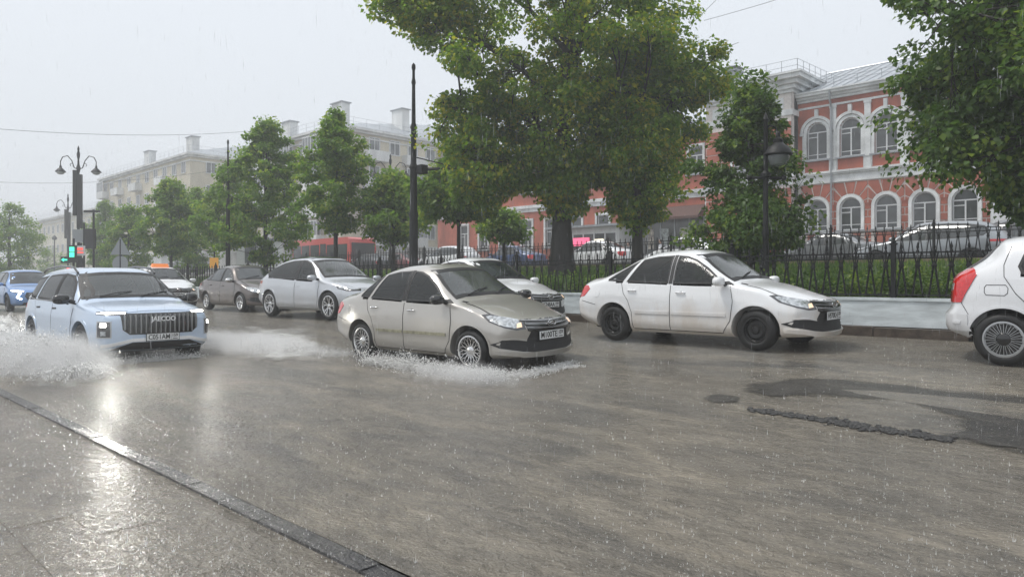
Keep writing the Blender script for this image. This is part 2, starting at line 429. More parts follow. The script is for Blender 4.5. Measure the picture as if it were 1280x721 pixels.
    def e_pts(s, w, pts3):
        e = Vector((math.sin(w), math.cos(w), 0)); return [(Vector(p).dot(e), p[2]) for p in pts3]
    def patch(s, name, poly, view, off, m, parent=None, sub=.07, label=None, thick=.008, hole=None, lip=None):
        poly = list(poly)
        bm = bmesh.new(); vs = [bm.verts.new((a, b, 0)) for a, b in poly]
        bm.faces.new(vs)
        bmesh.ops.triangulate(bm, faces=bm.faces[:])
        for ax in (0, 1):
            lo = min(p[ax] for p in poly); hi = max(p[ax] for p in poly); q = lo + sub
            while q < hi - .2 * sub:
                co = (q, 0, 0) if ax == 0 else (0, q, 0); no = (1, 0, 0) if ax == 0 else (0, 1, 0)
                bmesh.ops.bisect_plane(bm, geom=bm.verts[:] + bm.edges[:] + bm.faces[:], plane_co=co, plane_no=no); q += sub
        bound = [e for e in bm.edges if e.is_boundary]
        hits = {v: s.ray(view, v.co.x, v.co.y) for v in bm.verts}
        low = {}
        for e in bound:
            for v in e.verts:
                if v not in low: p, n = hits[v]; low[v] = bm.verts.new(p + n * (off - thick))
        for e in bound:
            a, b = e.verts
            try: bm.faces.new((a, b, low[b], low[a]))
            except ValueError: pass
        for v, (p, n) in hits.items(): v.co = p + n * off
        bmesh.ops.recalc_face_normals(bm, faces=bm.faces)
        # face outwards
        f = max(bm.faces, key=lambda f: f.calc_area()); c = f.calc_center_median(); nn = s.bvh.find_nearest(c)[1]
        if f.normal.dot(nn) < 0 and f.normal.dot(c - Vector((0, 0, .6))) < 0: bmesh.ops.reverse_faces(bm, faces=bm.faces)
        me = bpy.data.meshes.new(name); bm.to_mesh(me); bm.free(); me.materials.append(m); sharp(me, 50)
        o = bpy.data.objects.new(name, me); link(o, parent or s.root)
        if label: o['label'] = label
        return o
    def ring(s, name, poly, w, view, off, m, parent=None, step=.05):
        P = resample(poly, step); Q = inset(P, w); vs = []; fs = []; n = len(P)
        for p, q in zip(P, Q):
            a, na = s.ray(view, *p); b, nb = s.ray(view, *q)
            vs += [a + na * (off - .006), a + na * off, b + nb * off, b + nb * (off - .006)]
        for i in range(n):
            j = (i + 1) % n
            for k in range(3): fs.append((i * 4 + k, j * 4 + k, j * 4 + k + 1, i * 4 + k + 1))
        mb = MB(); mb.add(vs, fs); o = mb.build(name, m, parent or s.root, 50); return o
    def strip(s, name, line, w, view, off, m, parent=None, step=.05, mb=None):
        """Ribbon along a 2D polyline on the surface."""
        P = []
        for i in range(len(line) - 1):
            a, b = Vector(line[i]), Vector(line[i + 1]); k = max(1, int((b - a).length / step)); P += [a.lerp(b, t / k) for t in range(k)]
        P.append(Vector(line[-1])); vs = []
        for i, p in enumerate(P):
            t = (P[min(i + 1, len(P) - 1)] - P[max(0, i - 1)]).normalized(); nn = Vector((-t.y, t.x)) * w / 2
            a, na = s.ray(view, *(p + nn)); b, nb = s.ray(view, *(p - nn)); vs += [a - na * .005, a + na * off, b + nb * off, b - nb * .005]
        fs = [(i * 4 + k, i * 4 + 4 + k, i * 4 + 5 + k, i * 4 + 1 + k) for i in range(len(P) - 1) for k in range(3)]
        fs += [(0, 1, 2, 3), tuple((len(P) - 1) * 4 + k for k in (3, 2, 1, 0))]
        if mb: mb.add(vs, fs); return
        q = MB(); q.add(vs, fs); return q.build(name, m, parent or s.root, 50)
    def glass(s, name, poly, view, m, frit=.035, label=None):
        s.ring('window_seal', poly, frit, view, .005, M_plastic)
        o = s.patch(name, inset(resample(poly, .12), frit * .6), view, .002, m, thick=.002, label=label)
        if s.sp.get('open', True): s.holes.append((view, inset(resample(poly, .08), frit * .45)))
        return o
    def finish(s, pm, two_tone=None):
        """Give the body its materials and open it under the panes."""
        me = s.body.data; bm = bmesh.new(); bm.from_mesh(me); sp = s.sp; Ra = sp['Ra']; kill = []
        for f in bm.faces:
            c = f.calc_center_median(); f.material_index = 0
            for hx in (sp['wb'] / 2, -sp['wb'] / 2):
                dd = math.hypot(c.x - hx, c.z - sp['R'] + sp.get('sag', 0))
                if dd < Ra - .012 or (dd < Ra + .004 and abs(f.normal.y) < .5) or abs(c.y) < s.wid(hx) - .27 and dd < Ra + .01 and c.z < sp['R'] + Ra:
                    if abs(c.y) > .3 and c.z < sp['R'] + Ra + .01: f.material_index = 1
            if f.normal.z < -.7 and c.z < .4: f.material_index = 1
            for view, poly in s.holes:
                if view in ('R', 'L'):
                    if (c.y < -.25) == (view == 'R') and abs(c.y) > .25 and abs(f.normal.x) < .75 and inside(poly, c.x, c.z): kill.append(f); break
                elif view == 'F':
                    if c.x > 0 and c.z > s.belt(.6) and abs(f.normal.y) < .8 and inside(poly, c.y, c.z): kill.append(f); break
        bmesh.ops.delete(bm, geom=kill, context='FACES'); bm.to_mesh(me); bm.free()
        me.materials.clear(); me.materials.append(pm); me.materials.append(M_well); sharp(me, 38)

WHEEL_CACHE = {}
def make_wheel(kind, R, parent, loc, rz, steer=0):
    key = (kind, R); w = empty('wheel', loc, rz + steer, parent)
    if key in WHEEL_CACHE:
        for me in WHEEL_CACHE[key]: link(bpy.data.objects.new(me.name.split('.')[0], me), w)
        return w
    hw = .105; rr = R * (.62 if kind == 'steel' else .66 if kind == 'cover' else .70)
    t = MB(); t.lathe([(rr - .01, -hw + .02), (rr + .012, -hw + .002), (rr + .03, -hw - .004), (R - .045, -hw), (R - .015, -hw + .02), (R, -hw + .045), (R, -.035), (R - .008, -.03), (R - .008, -.022), (R, -.018), (R, .018), (R - .008, .022), (R - .008, .03), (R, .035), (R, hw - .045), (R - .02, hw - .01), (rr, hw)], n=44, axis='y')
    r = MB(); b = -hw + .012
    r.lathe([(rr + .008, b - .006), (rr - .012, b - .008), (rr - .022, b + .012), (rr - .03, hw - .02)], n=40, axis='y')
    mats = [M_chrome, M_blacksteel]
    back = MB(); back.lathe([(.001, .02), (rr - .025, .02)], n=28, axis='y')
    def bar(r0, a0, r1, a1, w0, w1, y0, y1, dep=.02, mi=0):
        p, q = Vector((r0 * math.cos(a0), y0, r0 * math.sin(a0))), Vector((r1 * math.cos(a1), y1, r1 * math.sin(a1))); d = (q - p).normalized(); sd = Vector((d.z, 0, -d.x))
        vs = [p + sd * w0 / 2, p - sd * w0 / 2, q - sd * w1 / 2, q + sd * w1 / 2]; vs += [v + Vector((0, dep, 0)) for v in vs]
        r.add(vs, [(0, 1, 2, 3), (4, 7, 6, 5), (0, 4, 5, 1), (1, 5, 6, 2), (2, 6, 7, 3), (3, 7, 4, 0)], mi)
    if kind == 'steel':
        mats = [M_blacksteel]
        r.lathe([(rr - .02, b + .02), (rr * .80, b + .035), (rr * .72, b + .03), (rr * .62, b + .012), (rr * .45, b + .012), (rr * .34, b + .02), (rr * .28, b + .005), (.03, b + .0), (.001, b)], n=36, axis='y')
        for k in range(12):
            a = 2 * PI * k / 12; r.ellip((rr * .80 * math.cos(a), b + .028, rr * .80 * math.sin(a)), (.014, .012, .014), 6, 4)
        for k in range(4):
            a = 2 * PI * k / 4 + .4; r.lathe([(.011, b - .006), (.011, b + .012)], (.048 * math.cos(a), 0, .048 * math.sin(a)), 6, 'y'); r.lathe([(.001, b - .006), (.011, b - .006)], (.048 * math.cos(a), 0, .048 * math.sin(a)), 6, 'y')
    elif kind == 'mesh':      # bright cross-spoke alloy
        n = 15
        for k in range(n):
            a = 2 * PI * k / n
            for sg in (-1, 1):
                bar(.055, a, rr * .62, a + sg * PI / n, .011, .010, b + .022, b + .012, .02)
                bar(rr * .62, a + sg * PI / n, rr - .012, a + sg * .2 * PI / n, .010, .011, b + .012, b + .002, .02)
        r.lathe([(.001, b + .008), (.03, b + .008), (.062, b + .02), (.065, b + .045)], n=20, axis='y')
    elif kind in ('split', 'suv'):   # five double spokes
        for k in range(5):
            a = 2 * PI * k / 5 + .3
            for sg in (-1, 1):
                bar(.05, a + sg * .25, rr - .01, a + sg * .17, .026, .022, b + .02, b + .004, .03, 0)
                bar(rr * .55, a + sg * .19, rr - .012, a + sg * .46, .014, .014, b + .012, b + .004, .02, 0)
        r.lathe([(.001, b + .01), (.03, b + .01), (.06, b + .022), (.065, b + .05)], n=20, axis='y', mi=0)
        for k in range(5):
            a = 2 * PI * k / 5 + .3; bar(.05, a, rr - .02, a, .05, .075, b + .03, b + .02, .02, 1)
    elif kind == 'cover':     # hub cover with fifteen outlined spokes
        mats = [M_silver, M_blackgloss]; n = 15
        for k in range(n):
            a = 2 * PI * k / n
            for sg in (-1, 1): bar(.075, a + sg * .115, rr - .015, a + sg * .12, .0045, .005, b - .004, b + .004, .012)
            bar(rr - .018, a - .12, rr - .018, a + .12, .009, .009, b + .002, b + .002, .012)
            bar(.07, a, rr - .03, a, .012, .02, b + .008, b + .01, .004, 1)
        r.lathe([(.001, b - .004), (.045, b - .002), (.07, b + .01), (.08, b + .02)], n=20, axis='y', mi=1)
        r.lathe([(.075, b + .018), (rr - .02, b + .014), (rr - .005, b + .002)], n=30, axis='y', mi=1)
    ms = [t.mesh('tyre', M_rubber, 40), r.mesh('rim', mats, 30), back.mesh('brake_disc', M_blacksteel)]
    if kind == 'suv': ms[1].materials[0] = M_darkalloy
    WHEEL_CACHE[key] = ms
    for me in ms: link(bpy.data.objects.new(me.name, me), w)
    return w

def plate(car, txt, region, x, z, tilt=0, w=.52, y=0, back=False):
    """Number plate with its frame, characters and region box."""
    sgn = -1 if back else 1
    pos, nrm = car.ray('B' if back else 'F', y, z)
    p = MB(); p.box((0, 0, 0), (.006, w + .02, .13), mi=1); p.box((.0045 * sgn, 0, 0), (.006, w, .112), mi=0)
    X = pos.x + .016 * sgn
    o = p.build('number_plate', [M_plate, M_plastic], car.root, loc=(X, y, z)); rot = (PI / 2, 0, sgn * PI / 2)
    dx = .0085 * sgn
    text_obj(txt, .115, M_plate_ink, o, (dx, -.062 * sgn, -.002), rot, width=.345, bold=.002)
    text_obj(region, .075, M_plate_ink, o, (dx, .19 * sgn, .016), rot, width=.085, bold=.002)
    b = MB(); b.box((dx, .128 * sgn, 0), (.002, .004, .108)); b.box((dx, .195 * sgn, -.035), (.002, .08, .012)); b.build('plate_border', M_plate_ink, o)
    return o

def interior(car, xd=.95, xb=-1.25, seat_z=.42, hw=.60):
    c = MB(); sp = car.sp
    c.bb(xb, xd, -hw, hw, .26, .34); c.bb(xd - .42, xd + .05, -hw - .03, hw + .03, .5, car.belt(.7) - .03, 1)
    c.bb(xb - .3, xb + .1, -hw, hw, .4, car.belt(-1) - .04)
    c.build('cabin', [M_seat, M_plastic], car.root)
    for y in (-.36, .36):
        b = MB(); b.box((xd - 1.05, y, seat_z), (.5, .48, .16)); b.add([(xd - 1.25, y - .23, seat_z), (xd - 1.36, y - .23, seat_z), (xd - 1.36, y + .23, seat_z), (xd - 1.25, y + .23, seat_z), (xd - 1.42, y - .2, seat_z + .60), (xd - 1.52, y - .2, seat_z + .60), (xd - 1.52, y + .2, seat_z + .60), (xd - 1.42, y + .2, seat_z + .60)], [(0, 1, 2, 3), (4, 7, 6, 5), (0, 4, 5, 1), (1, 5, 6, 2), (2, 6, 7, 3), (3, 7, 4, 0)])
        b.ellip((xd - 1.5, y, seat_z + .69), (.06, .13, .09), 10, 6, .7); b.build('seat', M_seat, car.root)
    b = MB(); b.box((xd - 1.85, 0, seat_z), (.5, hw * 2, .16)); b.box((xd - 2.15, 0, seat_z + .28), (.14, hw * 2, .5)); b.build('rear_seat', M_seat, car.root)
    pts = [(xd - .52 + .07 * math.sin(a), .36 + .18 * math.cos(a), car.belt(.7) - .06 + .17 * math.sin(a)) for a in np.linspace(0, 2 * PI, 17)]
    b = MB(); b.tube(pts, .015, 6); b.tube([(xd - .52, .18, car.belt(.7) - .06), (xd - .52, .54, car.belt(.7) - .06)], .014, 6); b.tube([(xd - .52, .36, car.belt(.7) - .06), (xd - .3, .36, car.belt(.7) - .12)], .025, 6); b.build('steering_wheel', M_plastic, car.root)

def sym(f):
    for sd, v in ((-1, 'R'), (1, 'L')): f(sd, v)

def mirror_part(car, sd, loc, size, m, cap=None):
    b = MB(); x, y, z = loc; y = y * sd
    b.ellip((x, y, z), size, 16, 10, .75, 0); b.tube([(x + .02, y - sd * size[1] * .6, z - .02), (x + .03, y - sd * (size[1] + .12), z - .07)], [.03, .035], 8, 1)
    b.box((x - size[0] * .88, y, z), (.02, size[1] * 1.5, size[2] * 1.45), 0, 2)
    return b.build('wing_mirror', [m, M_plastic, M_pane], car.root, 50)

def handle(car, door, view, x, z, m):
    p, n = car.ray(view, x, z); b = MB(); sd = -1 if view == 'R' else 1
    b.ellip((p.x, p.y - sd * .004, p.z), (.075, .006, .028), 14, 6, .8, 1)
    b.ellip((p.x, p.y + sd * .028, p.z + .006), (.085, .012, .013), 14, 6, .7, 0); b.box((p.x - .07, p.y + sd * .014, p.z + .004), (.02, .028, .016)); b.box((p.x + .07, p.y + sd * .014, p.z + .004), (.02, .028, .016))
    return b.build('handle', [m, M_gap], door, 50)

def wheels(car, kind, drop=0, steer=0):
    sp = car.sp; k2 = kind
    for hx in (sp['wb'] / 2, -sp['wb'] / 2):
        for sd in (-1, 1):
            make_wheel(kind, sp['R'], car.root, (hx, sd * (car.wid(hx) - .125), sp['R'] - sp.get('sag', 0)), 0 if sd < 0 else PI, steer if hx > 0 else 0)
            # arch lip
            Ra = sp['Ra']; zc = sp['R'] - sp.get('sag', 0); view = 'R' if sd < 0 else 'L'
            arc = [(hx + (Ra + .012) * math.cos(a), zc + (Ra + .012) * math.sin(a)) for a in np.linspace(-.12 if not sp.get('clad') else -.2, PI + (.12 if not sp.get('clad') else .2), 26)]
            arc = [q for q in arc if q[1] > car.low(hx) + .02]
            car.strip('wheel_arch', arc, sp.get('lip', .028), view, sp.get('lip_off', .008), sp.get('lip_mat') or car.pm)

def wiper(car, pts):
    b = MB()
    for (y0, z0), (y1, z1) in pts:
        a, na = car.ray('F', y0, z0); c, nc = car.ray('F', y1, z1); b.tube([a + na * .02, a.lerp(c, .5) + na * .035, c + nc * .012], .009, 5)
    b.build('wiper', M_plastic, car.root)
    return b

WLINE = (0, 0, 0)
D45 = math.radians(40)
GR_W = [(-2.19, .74), (-1.9, .80), (-1.24, .85), (0, .85), (1.24, .85), (1.75, .80), (2.07, .74)]
GRANTA = dict(xf=2.07, xr=-2.19, wb=2.476, R=.295, Ra=.355, wid=GR_W, kf=.34, kr=.20, taper=.26, round=.06,
    low=[(-2.19, .36), (-1.85, .24), (-1, .18), (1, .18), (1.7, .19), (2.07, .22)],
    belt=[(-2.19, .86), (-1.6, .96), (-1.2, .965), (0, .93), (.8, .90), (1.4, .82), (1.8, .72), (2.07, .64)],
    top=[(-2.19, .97), (-2.05, 1.045), (-1.75, 1.075), (-1.35, 1.20), (-.9, 1.385), (-.45, 1.485), (-.05, 1.50), (.25, 1.445), (.6, 1.24), (.98, .99), (1.1, .955), (1.5, .88), (1.85, .79), (2.0, .73), (2.07, .68)],
    fprof=[(.15, .16), (.24, .02), (.32, .03), (.45, .05), (.6, .03), (.70, .06), (.8, .14), (1, .3)], rprof=[(.2, .14), (.4, .02), (.6, .0), (.8, .06), (.95, .10), (1.05, .12), (1.3, .2)])
SEDAN = dict(GRANTA, top=[(-2.19, .93), (-2.1, 1.03), (-1.95, 1.06), (-1.58, 1.085), (-1.40, 1.15), (-1.05, 1.345), (-.8, 1.43), (-.4, 1.49), (-.05, 1.50), (.25, 1.445), (.6, 1.24), (.98, .99), (1.1, .955), (1.5, .88), (1.85, .79), (2.0, .73), (2.07, .68)],
    rprof=[(.2, .14), (.4, .02), (.6, .0), (.8, .04), (.95, .07), (1.05, .12), (1.3, .2)])

def granta(name, pm, kind, hatch, handle_m, mirror_m, wheel, plate_txt, region, molding=None, simple=False, lit=False, glass_side=None, steer=0):
    root = empty(name); car = Car(dict(GRANTA if hatch else SEDAN, open=not simple), root, .035 if not simple else .05); car.pm = pm
    gs = glass_side or M_glass
    fw = [(.76, .955), (.62, 1.06), (.42, 1.205), (.22, 1.325), (.04, 1.385), (-.12, 1.40), (-.12, .955)]
    rw = [(-.20, .957), (-.20, 1.402), (-.5, 1.39), (-.76, 1.345), (-.99, .985)]
    qw = [(-1.06, .99), (-.83, 1.325), (-1.0, 1.245), (-1.2, 1.13), (-1.36, 1.03), (-1.36, 1.0)] if hatch else [(-1.05, .99), (-.83, 1.33), (-.98, 1.27), (-1.12, 1.17), (-1.25, 1.03), (-1.25, 1.0)]
    def side(sd, v):
        fd = car.patch('door', [(-.14, .925), (-.14, .24), (.74, .24), (.86, .42), (.90, .70), (.84, .915)], v, .004, pm)
        rd = car.patch('door', [(-1.07, .955), (-1.02, .80), (-.93, .68), (-.86, .50), (-.83, .24), (-.155, .24), (-.155, .925)], v, .004, pm)
        g = MB()
        car.strip('', [(-.147, .24), (-.147, .93)], .007, v, .0045, M_gap, mb=g); car.strip('', [(-.83, .23), (.75, .23)], .007, v, .003, M_gap, mb=g)
        car.strip('', [(.745, .24), (.867, .42), (.907, .70), (.85, .93)], .007, v, .003, M_gap, mb=g); car.strip('', [(-1.08, .96), (-1.03, .80), (-.937, .68), (-.867, .50), (-.84, .24)], .007, v, .003, M_gap, mb=g)
        car.strip('', [(-1.62, .60), (-1.95, .66)], .007, v, .003, M_gap, mb=g)
        car.strip('', [(.95, .965), (1.3, .885), (1.6, .815)], .007, v, .003, M_gap, mb=g)
        g.build('panel_gap', M_gap, root)['kind'] = 'stuff'
        handle(car, fd, v, .04, .815, handle_m); handle(car, rd, v, -.86, .84, handle_m)
        for a, b in ((-.80, -.17), (-.13, .80)): car.strip('side_molding', [(a, .50), (b, .50)], .045, v, .014, molding or pm)
        car.glass('side_window', fw, v, M_glass if not simple else M_pane, .024)
        car.glass('side_window', rw, v, gs if not simple else M_pane, .024)
        car.glass('side_window', qw, v, gs if not simple else M_pane, .025)
        car.strip('door_pillar', [(-.16, .955), (-.16, 1.405)], .06, v, .006, M_plastic)
        car.patch('mirror_base', [(.90, .94), (.76, .955), (.72, .985), (.80, .99)], v, .012, M_plastic)
        mirror_part(car, sd, (.74, .94, .995), (.075, .115, .07), mirror_m)
        w = D45 if sd < 0 else -D45
        hp = [(1.95, -.50, .735), (1.99, -.47, .60), (1.93, -.60, .59), (1.82, -.72, .625), (1.62, -.80, .70), (1.50, -.815, .79), (1.60, -.79, .80), (1.8, -.66, .775)]
        hp = car.e_pts(w, [(x, y * -sd, z) for x, y, z in hp])
        h = car.patch('headlight', hp, w, .005, M_lens_dark, sub=.05)
        c = (sum(p[0] for p in hp) / len(hp), sum(p[1] for p in hp) / len(hp)); q = [(c[0] + (a - c[0]) * .80, c[1] + (b - c[1]) * .74) for a, b in hp]
        car.patch('headlight_lens', q, w, .009, M_lens, h, sub=.05)
        p3 = car.e_pts(w, [(1.96, .52 * sd * 1, .63), (1.92, .585 * sd, .62), (1.92, .575 * sd, .67), (1.96, .53 * sd, .685)])
        car.patch('indicator_lamp', p3, w, .012, M_lamp_on if lit else M_amber, h, sub=.05)
        w2 = math.radians(180 - 40) if sd < 0 else math.radians(180 + 40)
        tz = 0 if hatch else -.02
        tp = car.e_pts(w2, [(-2.12, .50 * sd, .93 + tz), (-2.14, .52 * sd, .74 + tz), (-2.08, .70 * sd, .70 + tz), (-1.95, .80 * sd, .74 + tz), (-1.86, .82 * sd, .87 + tz), (-1.92, .79 * sd, .92 + tz)])
        car.patch('tail_light', tp, w2, .006, M_red_lens, sub=.05)
        car.patch('fuel_cap' if sd < 0 else 'rear_panel_seam', [(-1.60 + .075 * math.cos(a), .80 + .075 * math.sin(a)) for a in np.linspace(0, 2 * PI, 17)[:-1]], v, .004, pm) if sd < 0 else None
    sym(side)
    car.glass('windscreen', [(-.68, .99), (-.50, 1.02), (0, 1.035), (.50, 1.02), (.68, .99), (.60, 1.22), (.53, 1.405), (.3, 1.43), (0, 1.44), (-.3, 1.43), (-.53, 1.405), (-.60, 1.22)], 'F', M_wind if not simple else M_pane, .04)
    car.patch('rear_window', [(-.55, 1.13), (.55, 1.13), (.46, 1.37), (-.46, 1.37)], 'B', .003, M_pane)
    wiper(car, [((-.45, 1.03), (.05, 1.13)), ((.1, 1.03), (.55, 1.12))])
    car.patch('bonnet', [(1.05, -.66), (1.05, .66), (1.5, .64), (1.84, .54), (1.955, .3), (1.98, 0), (1.955, -.3), (1.84, -.54), (1.5, -.64)], 'T', .006, pm, sub=.055)
    g = MB(); car.strip('', [(1.05, -.67), (1.5, -.65), (1.85, -.548), (1.965, -.3), (1.99, 0), (1.965, .3), (1.85, .548), (1.5, .65), (1.05, .67)], .011, 'T', .003, M_gap, mb=g); g.build('panel_gap', M_gap, root)['kind'] = 'stuff'
    gr = car.patch('grille', [(-.47, .70), (-.43, .575), (-.36, .555), (.36, .555), (.43, .575), (.47, .70), (.44, .725), (-.44, .725)], 'F', .006, M_blackgloss, sub=.05)
    for zz in (.61, .655, .70): car.strip('grille_bar', [(-.44 - (zz - .6) * .2, zz + .01), (-.2, zz - .004), (0, zz - .01), (.2, zz - .004), (.44 + (zz - .6) * .2, zz + .01)], .008, 'F', .014, M_silver, gr)
    lo = car.patch('lower_grille', [(-.38, .56), (.38, .56), (.43, .45), (.72, .465), (.775, .40), (.74, .35), (.50, .30), (.34, .285), (-.34, .285), (-.50, .30), (-.74, .35), (-.775, .40), (-.72, .465), (-.43, .45)], 'F', .005, M_plastic, sub=.05)
    for sd in (-1, 1):
        car.strip('bumper_fin', [(sd * .44, .445), (sd * .6, .475), (sd * .74, .468)], .016, 'F', .018, pm, lo)
    for zz in (.33, .37, .41): car.strip('grille_bar', [(-.7, zz + .015), (-.3, zz), (.3, zz), (.7, zz + .015)], .009, 'F', .012, M_plastic, lo)
    car.strip('bumper_lip', [(-.76, .30), (-.5, .265), (0, .25), (.5, .265), (.76, .30)], .045, 'F', .03, pm)
    plate(car, plate_txt, region, 2.07, .50)
    pos, n = car.ray('F', 0, .655); b = MB()
    ev = [(pos.x + .03, .085 * math.cos(a), .66 + .042 * math.sin(a)) for a in np.linspace(0, 2 * PI, 25)]; b.tube(ev, .007, 6, cap=False)
    b.add([(pos.x + .022, .075 * math.cos(a), .66 + .036 * math.sin(a)) for a in np.linspace(0, 2 * PI, 20)[:-1]], [tuple(range(19))], 1)
    b.tube([(pos.x + .03, -.06, .655), (pos.x + .032, -.03, .675), (pos.x + .032, .01, .68), (pos.x + .032, .035, .668), (pos.x + .032, .05, .645)], .007, 5); b.tube([(pos.x + .03, -.045, .645), (pos.x + .03, 0, .648), (pos.x + .03, .06, .643)], .006, 5); b.tube([(pos.x + .032, -.01, .69), (pos.x + .032, -.005, .645)], .006, 5)
    b.build('emblem', [M_chrome, M_blackgloss], gr, 50)
    b = MB(); b.tube([(.0, 0, 1.49), (-.12, 0, 1.62)], [.006, .003], 5); b.lathe([(.03, 0), (.025, .02), (.001, .025)], (0, 0, 1.49), 10); b.build('aerial', M_plastic, root)
    wheels(car, wheel, steer=steer)
    car.finish(pm)
    if not simple: interior(car)
    b = MB(); b.bb(-1.75, 1.6, -.6, .6, .2, .24); b.build('underbody', M_well, root)
    return root

# --- large light-blue suv with the ribbed grille
JAE = dict(xf=2.41, xr=-2.41, wb=2.82, R=.375, Ra=.425, kf=.24, kr=.16, taper=.22, round=.09, rcurve=-1.4, wid_max=.965, lip=.05, lip_off=.010, clad=True,
    wid=[(-2.41, .86), (-2.0, .93), (-1.4, .965), (0, .965), (1.4, .965), (2.0, .93), (2.41, .86)],
    low=[(-2.41, .42), (-2.0, .27), (-1.2, .24), (1.2, .24), (2.0, .26), (2.41, .32)],
    belt=[(-2.41, 1.02), (-1.5, 1.10), (0, 1.07), (.9, 1.03), (1.5, .98), (2.0, .93), (2.41, .87)],
    top=[(-2.41, 1.12), (-2.3, 1.3), (-2.1, 1.52), (-1.9, 1.62), (-1.4, 1.685), (-.6, 1.715), (.1, 1.70), (.45, 1.64), (.75, 1.47), (1.15, 1.18), (1.28, 1.115), (1.5, 1.085), (2.0, 1.04), (2.25, 1.0), (2.41, .92)],
    fprof=[(.2, .22), (.34, .05), (.5, .0), (.7, .0), (.85, .02), (.95, .06), (1.1, .14)], rprof=[(.3, .1), (.5, .0), (.9, .04), (1.1, .08), (1.5, .2), (1.7, .3)])

def big_suv(pm):
    root = empty('suv'); car = Car(JAE, root, .035); car.pm = pm
    def side(sd, v):
        fd = car.patch('door', [(-.12, 1.035), (-.12, .36), (.88, .36), (.95, .6), (1.0, .98)], v, .004, pm)
        rd = car.patch('door', [(-.14, 1.035), (-.14, .36), (-.93, .36), (-.98, .6), (-1.08, .82), (-1.2, 1.06)], v, .004, pm)
        g = MB(); car.strip('', [(-.13, .36), (-.13, 1.04)], .007, v, .0045, M_gap, mb=g); car.strip('', [(.885, .36), (.957, .6), (1.007, .99)], .007, v, .003, M_gap, mb=g); car.strip('', [(-.94, .36), (-.99, .6), (-1.09, .82), (-1.21, 1.07)], .007, v, .003, M_gap, mb=g)
        g.build('panel_gap', M_gap, root)['kind'] = 'stuff'
        for d, x in ((fd, .0), (rd, -.95)): car.strip('handle', [(x - .1, .96), (x + .1, .965)], .03, v, .012, M_plastic, d)
        car.glass('side_window', [(.92, 1.10), (.72, 1.30), (.55, 1.44), (.30, 1.555), (.0, 1.58), (-.09, 1.58), (-.09, 1.10)], v, M_glass, .035)
        car.glass('side_window', [(-.19, 1.10), (-.19, 1.585), (-.6, 1.58), (-1.0, 1.56), (-1.16, 1.13)], v, M_glass_dark, .03)
        car.glass('side_window', [(-1.26, 1.14), (-1.10, 1.555), (-1.5, 1.52), (-1.85, 1.44), (-1.98, 1.30), (-1.95, 1.2)], v, M_glass_dark, .03)
        car.strip('door_pillar', [(-.14, 1.10), (-.14, 1.59)], .07, v, .006, M_plastic); car.strip('window_trim', [(1.08, 1.06), (.3, 1.085), (-1.2, 1.105), (-1.98, 1.17)], .02, v, .007, M_blackgloss)
        car.strip('front_pillar', [(1.12, 1.10), (.80, 1.34), (.55, 1.50), (.38, 1.59)], .06, v, .006, M_plastic)
        rr = MB(); rr.tube([(.35, sd * .66, 1.60), (.15, sd * .665, 1.70), (-.6, sd * .67, 1.735), (-1.5, sd * .65, 1.69), (-1.75, sd * .64, 1.62)], .02, 8); rr.build('roof_rail', M_blackgloss, root)
        mirror_part(car, sd, (.93, 1.09, 1.14), (.09, .135, .085), M_blackgloss)
        # wheel-arch tail of the headlight and corner lamp units
        w = math.radians(30) * -sd
        hl = car.e_pts(w, [(2.2, sd * .47, .955), (2.2, sd * .47, .90), (2.15, sd * .80, .895), (2.0, sd * .90, .91), (2.0, sd * .90, .945), (2.15, sd * .8, .955)])
        h = car.patch('headlight', hl, w, .008, M_lens_dark, sub=.05)
        dl = car.e_pts(w, [(2.2, sd * .50, .935), (2.2, sd * .50, .915), (2.15, sd * .80, .915), (2.0, sd * .885, .92), (2.15, sd * .8, .938)])
        car.patch('running_lamp', dl, w, .013, M_lamp_on, h, sub=.05)
        fo = car.e_pts(w, [(2.2, sd * .70, .80), (2.2, sd * .70, .53), (2.0, sd * .86, .53), (2.0, sd * .86, .80)])
        f = car.patch('corner_lamp', fo, w, .010, M_silver, sub=.05); fi = inset(fo, .018)
        f2 = car.patch('lamp_bezel', fi, w, .013, M_lens_dark, f, sub=.05)
        cx = (fo[0][0] + fo[2][0]) / 2
        car.patch('lamp_lens', [(cx - .045, .71), (cx + .045, .71), (cx + .045, .765), (cx - .045, .765)], w, .02, M_lamp_hot, f, sub=.05)
        car.patch('fog_lens', [(cx - .04, .57), (cx + .04, .57), (cx + .04, .64), (cx - .04, .64)], w, .017, M_lens, f, sub=.05)
        car.patch('tail_light', car.e_pts(math.radians(180) + sd * math.radians(30), [(-2.3, sd * .5, 1.02), (-2.3, sd * .5, .94), (-2.1, sd * .9, .93), (-2.1, sd * .9, 1.02)]), math.radians(180) + sd * math.radians(30), .006, M_red_lens)
    sym(side)
    car.glass('windscreen', [(-.82, 1.13), (-.6, 1.155), (0, 1.165), (.6, 1.155), (.82, 1.13), (.74, 1.38), (.66, 1.575), (.35, 1.61), (0, 1.62), (-.35, 1.61), (-.66, 1.575), (-.74, 1.38)], 'F', M_wind, .045)
    car.patch('rear_window', [(-.6, 1.2), (.6, 1.2), (.52, 1.52), (-.52, 1.52)], 'B', .003, M_pane)
    car.patch('bonnet', [(1.32, -.80), (1.32, .80), (1.8, .80), (2.15, .74), (2.26, .5), (2.28, 0), (2.26, -.5), (2.15, -.74), (1.8, -.80)], 'T', .007, pm, sub=.06)
    gr = car.patch('grille', [(-.62, .90), (-.60, .66), (-.50, .58), (.50, .58), (.60, .66), (.62, .90), (.60, .92), (-.60, .92)], 'F', .006, M_blackgloss, sub=.06)
    n = 16
